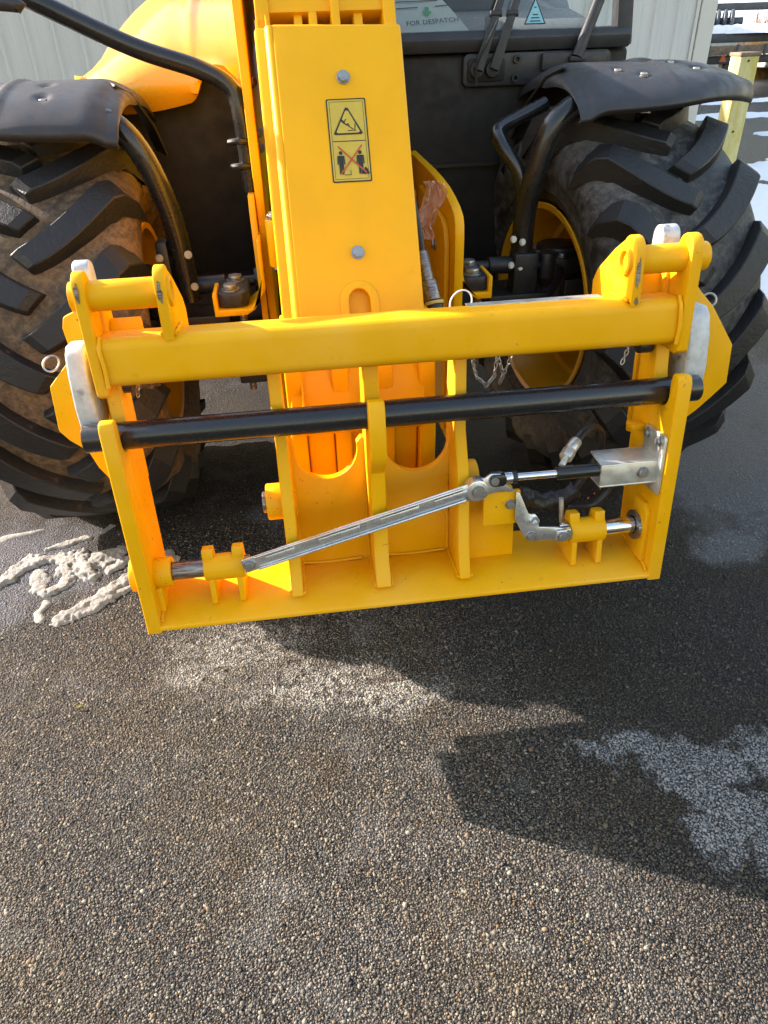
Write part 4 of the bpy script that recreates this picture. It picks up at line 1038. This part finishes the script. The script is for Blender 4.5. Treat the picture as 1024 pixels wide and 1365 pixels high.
# snow patches to the right
SP = 'snow patches on the yard'
sn = [([(2.72, 4.05), (3.1, 4.8), (3.6, 5.5), (4.3, 6.6), (4.6, 7.2)], [.26, .55, .7, .8, .6], .05, 'large snow patch right of the dusty tyre'),
      ([(5.0, 8.4), (5.6, 8.4), (6.4, 8.8)], [.45, .5, .6], .05, 'snow patch behind the bollard'),
      ([(7.2, 14.2), (8.2, 14.4), (9.0, 14.2)], [.35, .4, .4], .05, 'snow strip under the fender tip by the bollard'),
      ([(7.4, 11.6), (8.6, 11.8)], [.25, .3], .04, 'narrow snow streak beyond the bollard'),
      ([(9.2, 16.8), (11.5, 17.4), (14, 17.2)], [.2, .3, .3], .05, 'far thin snow line before the trailer')]
for i, (p, r, hh, lab) in enumerate(sn):
    tag(heightfield('snow_patch', p, r, hh, 'snow', .05 if i < 2 else .08, 90+i*2.3, .9), lab, 'snow', SP)

# yellow leaf
lf = MB(); rows = []
for i in range(8):
    u = i/7; wv = .007*sin(pi*u)**.7+.0004
    rows.append([(-.885+.019*u, 1.348+.010*u+s_*wv*.6, .006+.004*sin(pi*u)+.003*abs(s_)*(1-u)) for s_ in (-1, 0, 1)])
lf.grid(rows); tag(lf.build('fallen_leaf', 'leaf', None), 'tiny yellow leaf on the asphalt at the left', 'leaf')

# far snowy rise, added to cover the warm sky band at the horizon
m = MB(); rows = []
for j in range(7):
    yy = 110+j*12; rows.append([(-160+320*i/40, yy, -.5+10.5*(j/6)**.8*(1+.25*noise.noise(V((i*.21, j*.3, 2.0))))) for i in range(41)])
m.grid(rows); struct(m.build('added_hills', 'snow', None, ang=80))

# ------------------------------------------------------------------ bollard
bx, by = 3.06, 5.5
bo_ = MB().prism(rrect(bx-.07, by-.07, bx+.07, by+.07, .012, 3), 0, 1.26, 'z').mesh('post', 'bollard', ang=40)
BT = thing('bollard', (bx, by, 0), 'faded yellow square bollard beyond the right fender', 'bollard')
place('post', bo_, BT)
MB().prism(rrect(bx-.078, by-.078, bx+.078, by+.078, .012, 3), 1.262, 1.285, 'z').build('cap', 'wood', BT, bevel=.004)
for zz_ in (1.235, .80): MB().cyl((bx-.01, by-.072, zz_), (bx-.01, by-.077, zz_), .007, 10).build('nail', 'satin', BT)

# ------------------------------------------------------------------ far right: trailer, roller, beam, dry brush, car
TY = 20
tr = thing('flatbed_trailer', (12.5, TY+1, 0), 'dark flatbed trailer in the background at the right', 'trailer')
MB().box((9.6, TY, 1.06), (16.5, TY+2.2, 1.26)).build('deck', 'steelblue', tr, bevel=.02)
MB().box((9.9, TY-.12, .80), (16, TY-.02, 1.0)).build('side_board', 'wood', tr, bevel=.01)
MB().box((9.7, TY+.1, .60), (16, TY+.25, .78)).build('frame_rail', 'steelblue', tr, bevel=.01)
for wx in (10.5, 11.6):
    place('trailer_wheel', MB().lathe_x([(-.12, .05), (-.13, .38), (-.1, .42), (.1, .42), (.13, .38), (.12, .05)], 28, True).mesh('trailer_wheel', 'rubber'), tr, M.Translation((wx, TY+.3, .42)) @ M.Rotation(pi/2, 4, 'Z'))
for k in range(8): MB().box((9.8+.75*k, TY-.14, .78), (9.86+.75*k, TY-.122, 1.02)).build('stake', 'steelblue', tr)
rf = MB(); rf.add([(10.9, TY-.13, .66), (11.1, TY-.13, .66), (11.0, TY-.13, .84)], [(0, 1, 2)]); rf.build('reflector', 'red', tr, solid=.01)
tag(heightfield('snow_blanket', [(10.9, TY+.6), (12, TY+.5), (14, TY+.6)], [.5, .7, .7], .20, 'snow', .08, 33, .4, 1.262), 'snow lying on the dark trailer deck', 'snow')
ro = thing('field_roller', (11.0, TY+1.3, 1.26), 'dark ringed roller lying on the trailer deck', 'roller')
for k in range(9):
    x_ = 10.3+.15*k
    place('roller_ring', MB().lathe_x([(-.06, .08), (-.06, .20), (-.02, .25), (.02, .25), (.06, .20), (.06, .08)], 28, True).mesh('roller_ring', 'steelblue', ang=30), ro, M.Translation((x_, TY+1.3-.07*k, 1.512)) @ M.Rotation(-.45, 4, 'Z'))
MB().cyl((10.1, TY+1.4, 1.512), (11.75, TY+.62, 1.512), .08, 16).build('roller_axle', 'steelblue', ro)
bmth = thing('steel_rack', (13, TY+3, 0), 'blue grey steel rack beam above the trailer', 'rack')
MB().box((9.8, TY+2.9, 1.76), (17, TY+3.1, 1.94)).build('beam', 'steelblue', bmth, bevel=.01)
for px2 in (9.9, 16.8): MB().box((px2, TY+2.92, 0), (px2+.12, TY+3.08, 1.76)).build('post', 'steelblue', bmth)
gr = MB(); random.seed(3)
for k in range(260):
    a = random.uniform(0, 2*pi); r_ = random.random()**.5*.8
    p = V((15.0+r_*cos(a), TY+4.5+r_*sin(a)*.6, 0)); q = p+V((random.uniform(-.5, .5), random.uniform(-.3, .3), random.uniform(1.2, 2.3))); d = V((.02, 0, 0))
    gr.add([p-d, p+d, q+d*.2], [(0, 1, 2)])
ob = gr.build('dry_brush', 'straw', None, fix=False); tag(ob, 'tan dry brush behind the trailer at the right edge', 'brush'); 
car = thing('parked_car', (16.3, 24, 0), 'silver parked car cut off at the right picture edge', 'car')
MB().prism([(14.3, .32), (14.32, .62), (14.5, .78), (15.4, .92), (16.1, 1.38), (17.6, 1.40), (18.4, .98), (18.9, .9), (18.95, .35)], 23.3, 24.9, 'y').build('body', 'carpaint', car, bevel=.08, seg=3)
MB().prism([(15.55, .95), (16.2, 1.33), (17.5, 1.34), (18.1, .98)], 23.285, 23.30, 'y').build('window', 'ink', car)
for wx in (15.15, 17.9):
    wh = place('wheel', MB().lathe_x([(-.11, .2), (-.12, .29), (-.09, .33), (.09, .33), (.12, .29), (.11, .2)], 32, True).mesh('car_wheel', 'rubber'), car, M.Translation((wx, 23.38, .33)) @ M.Rotation(pi/2, 4, 'Z'))
    MB().cyl((wx, 23.25, .33), (wx, 23.4, .33), .2, 20).build('rim', 'boltm', wh)
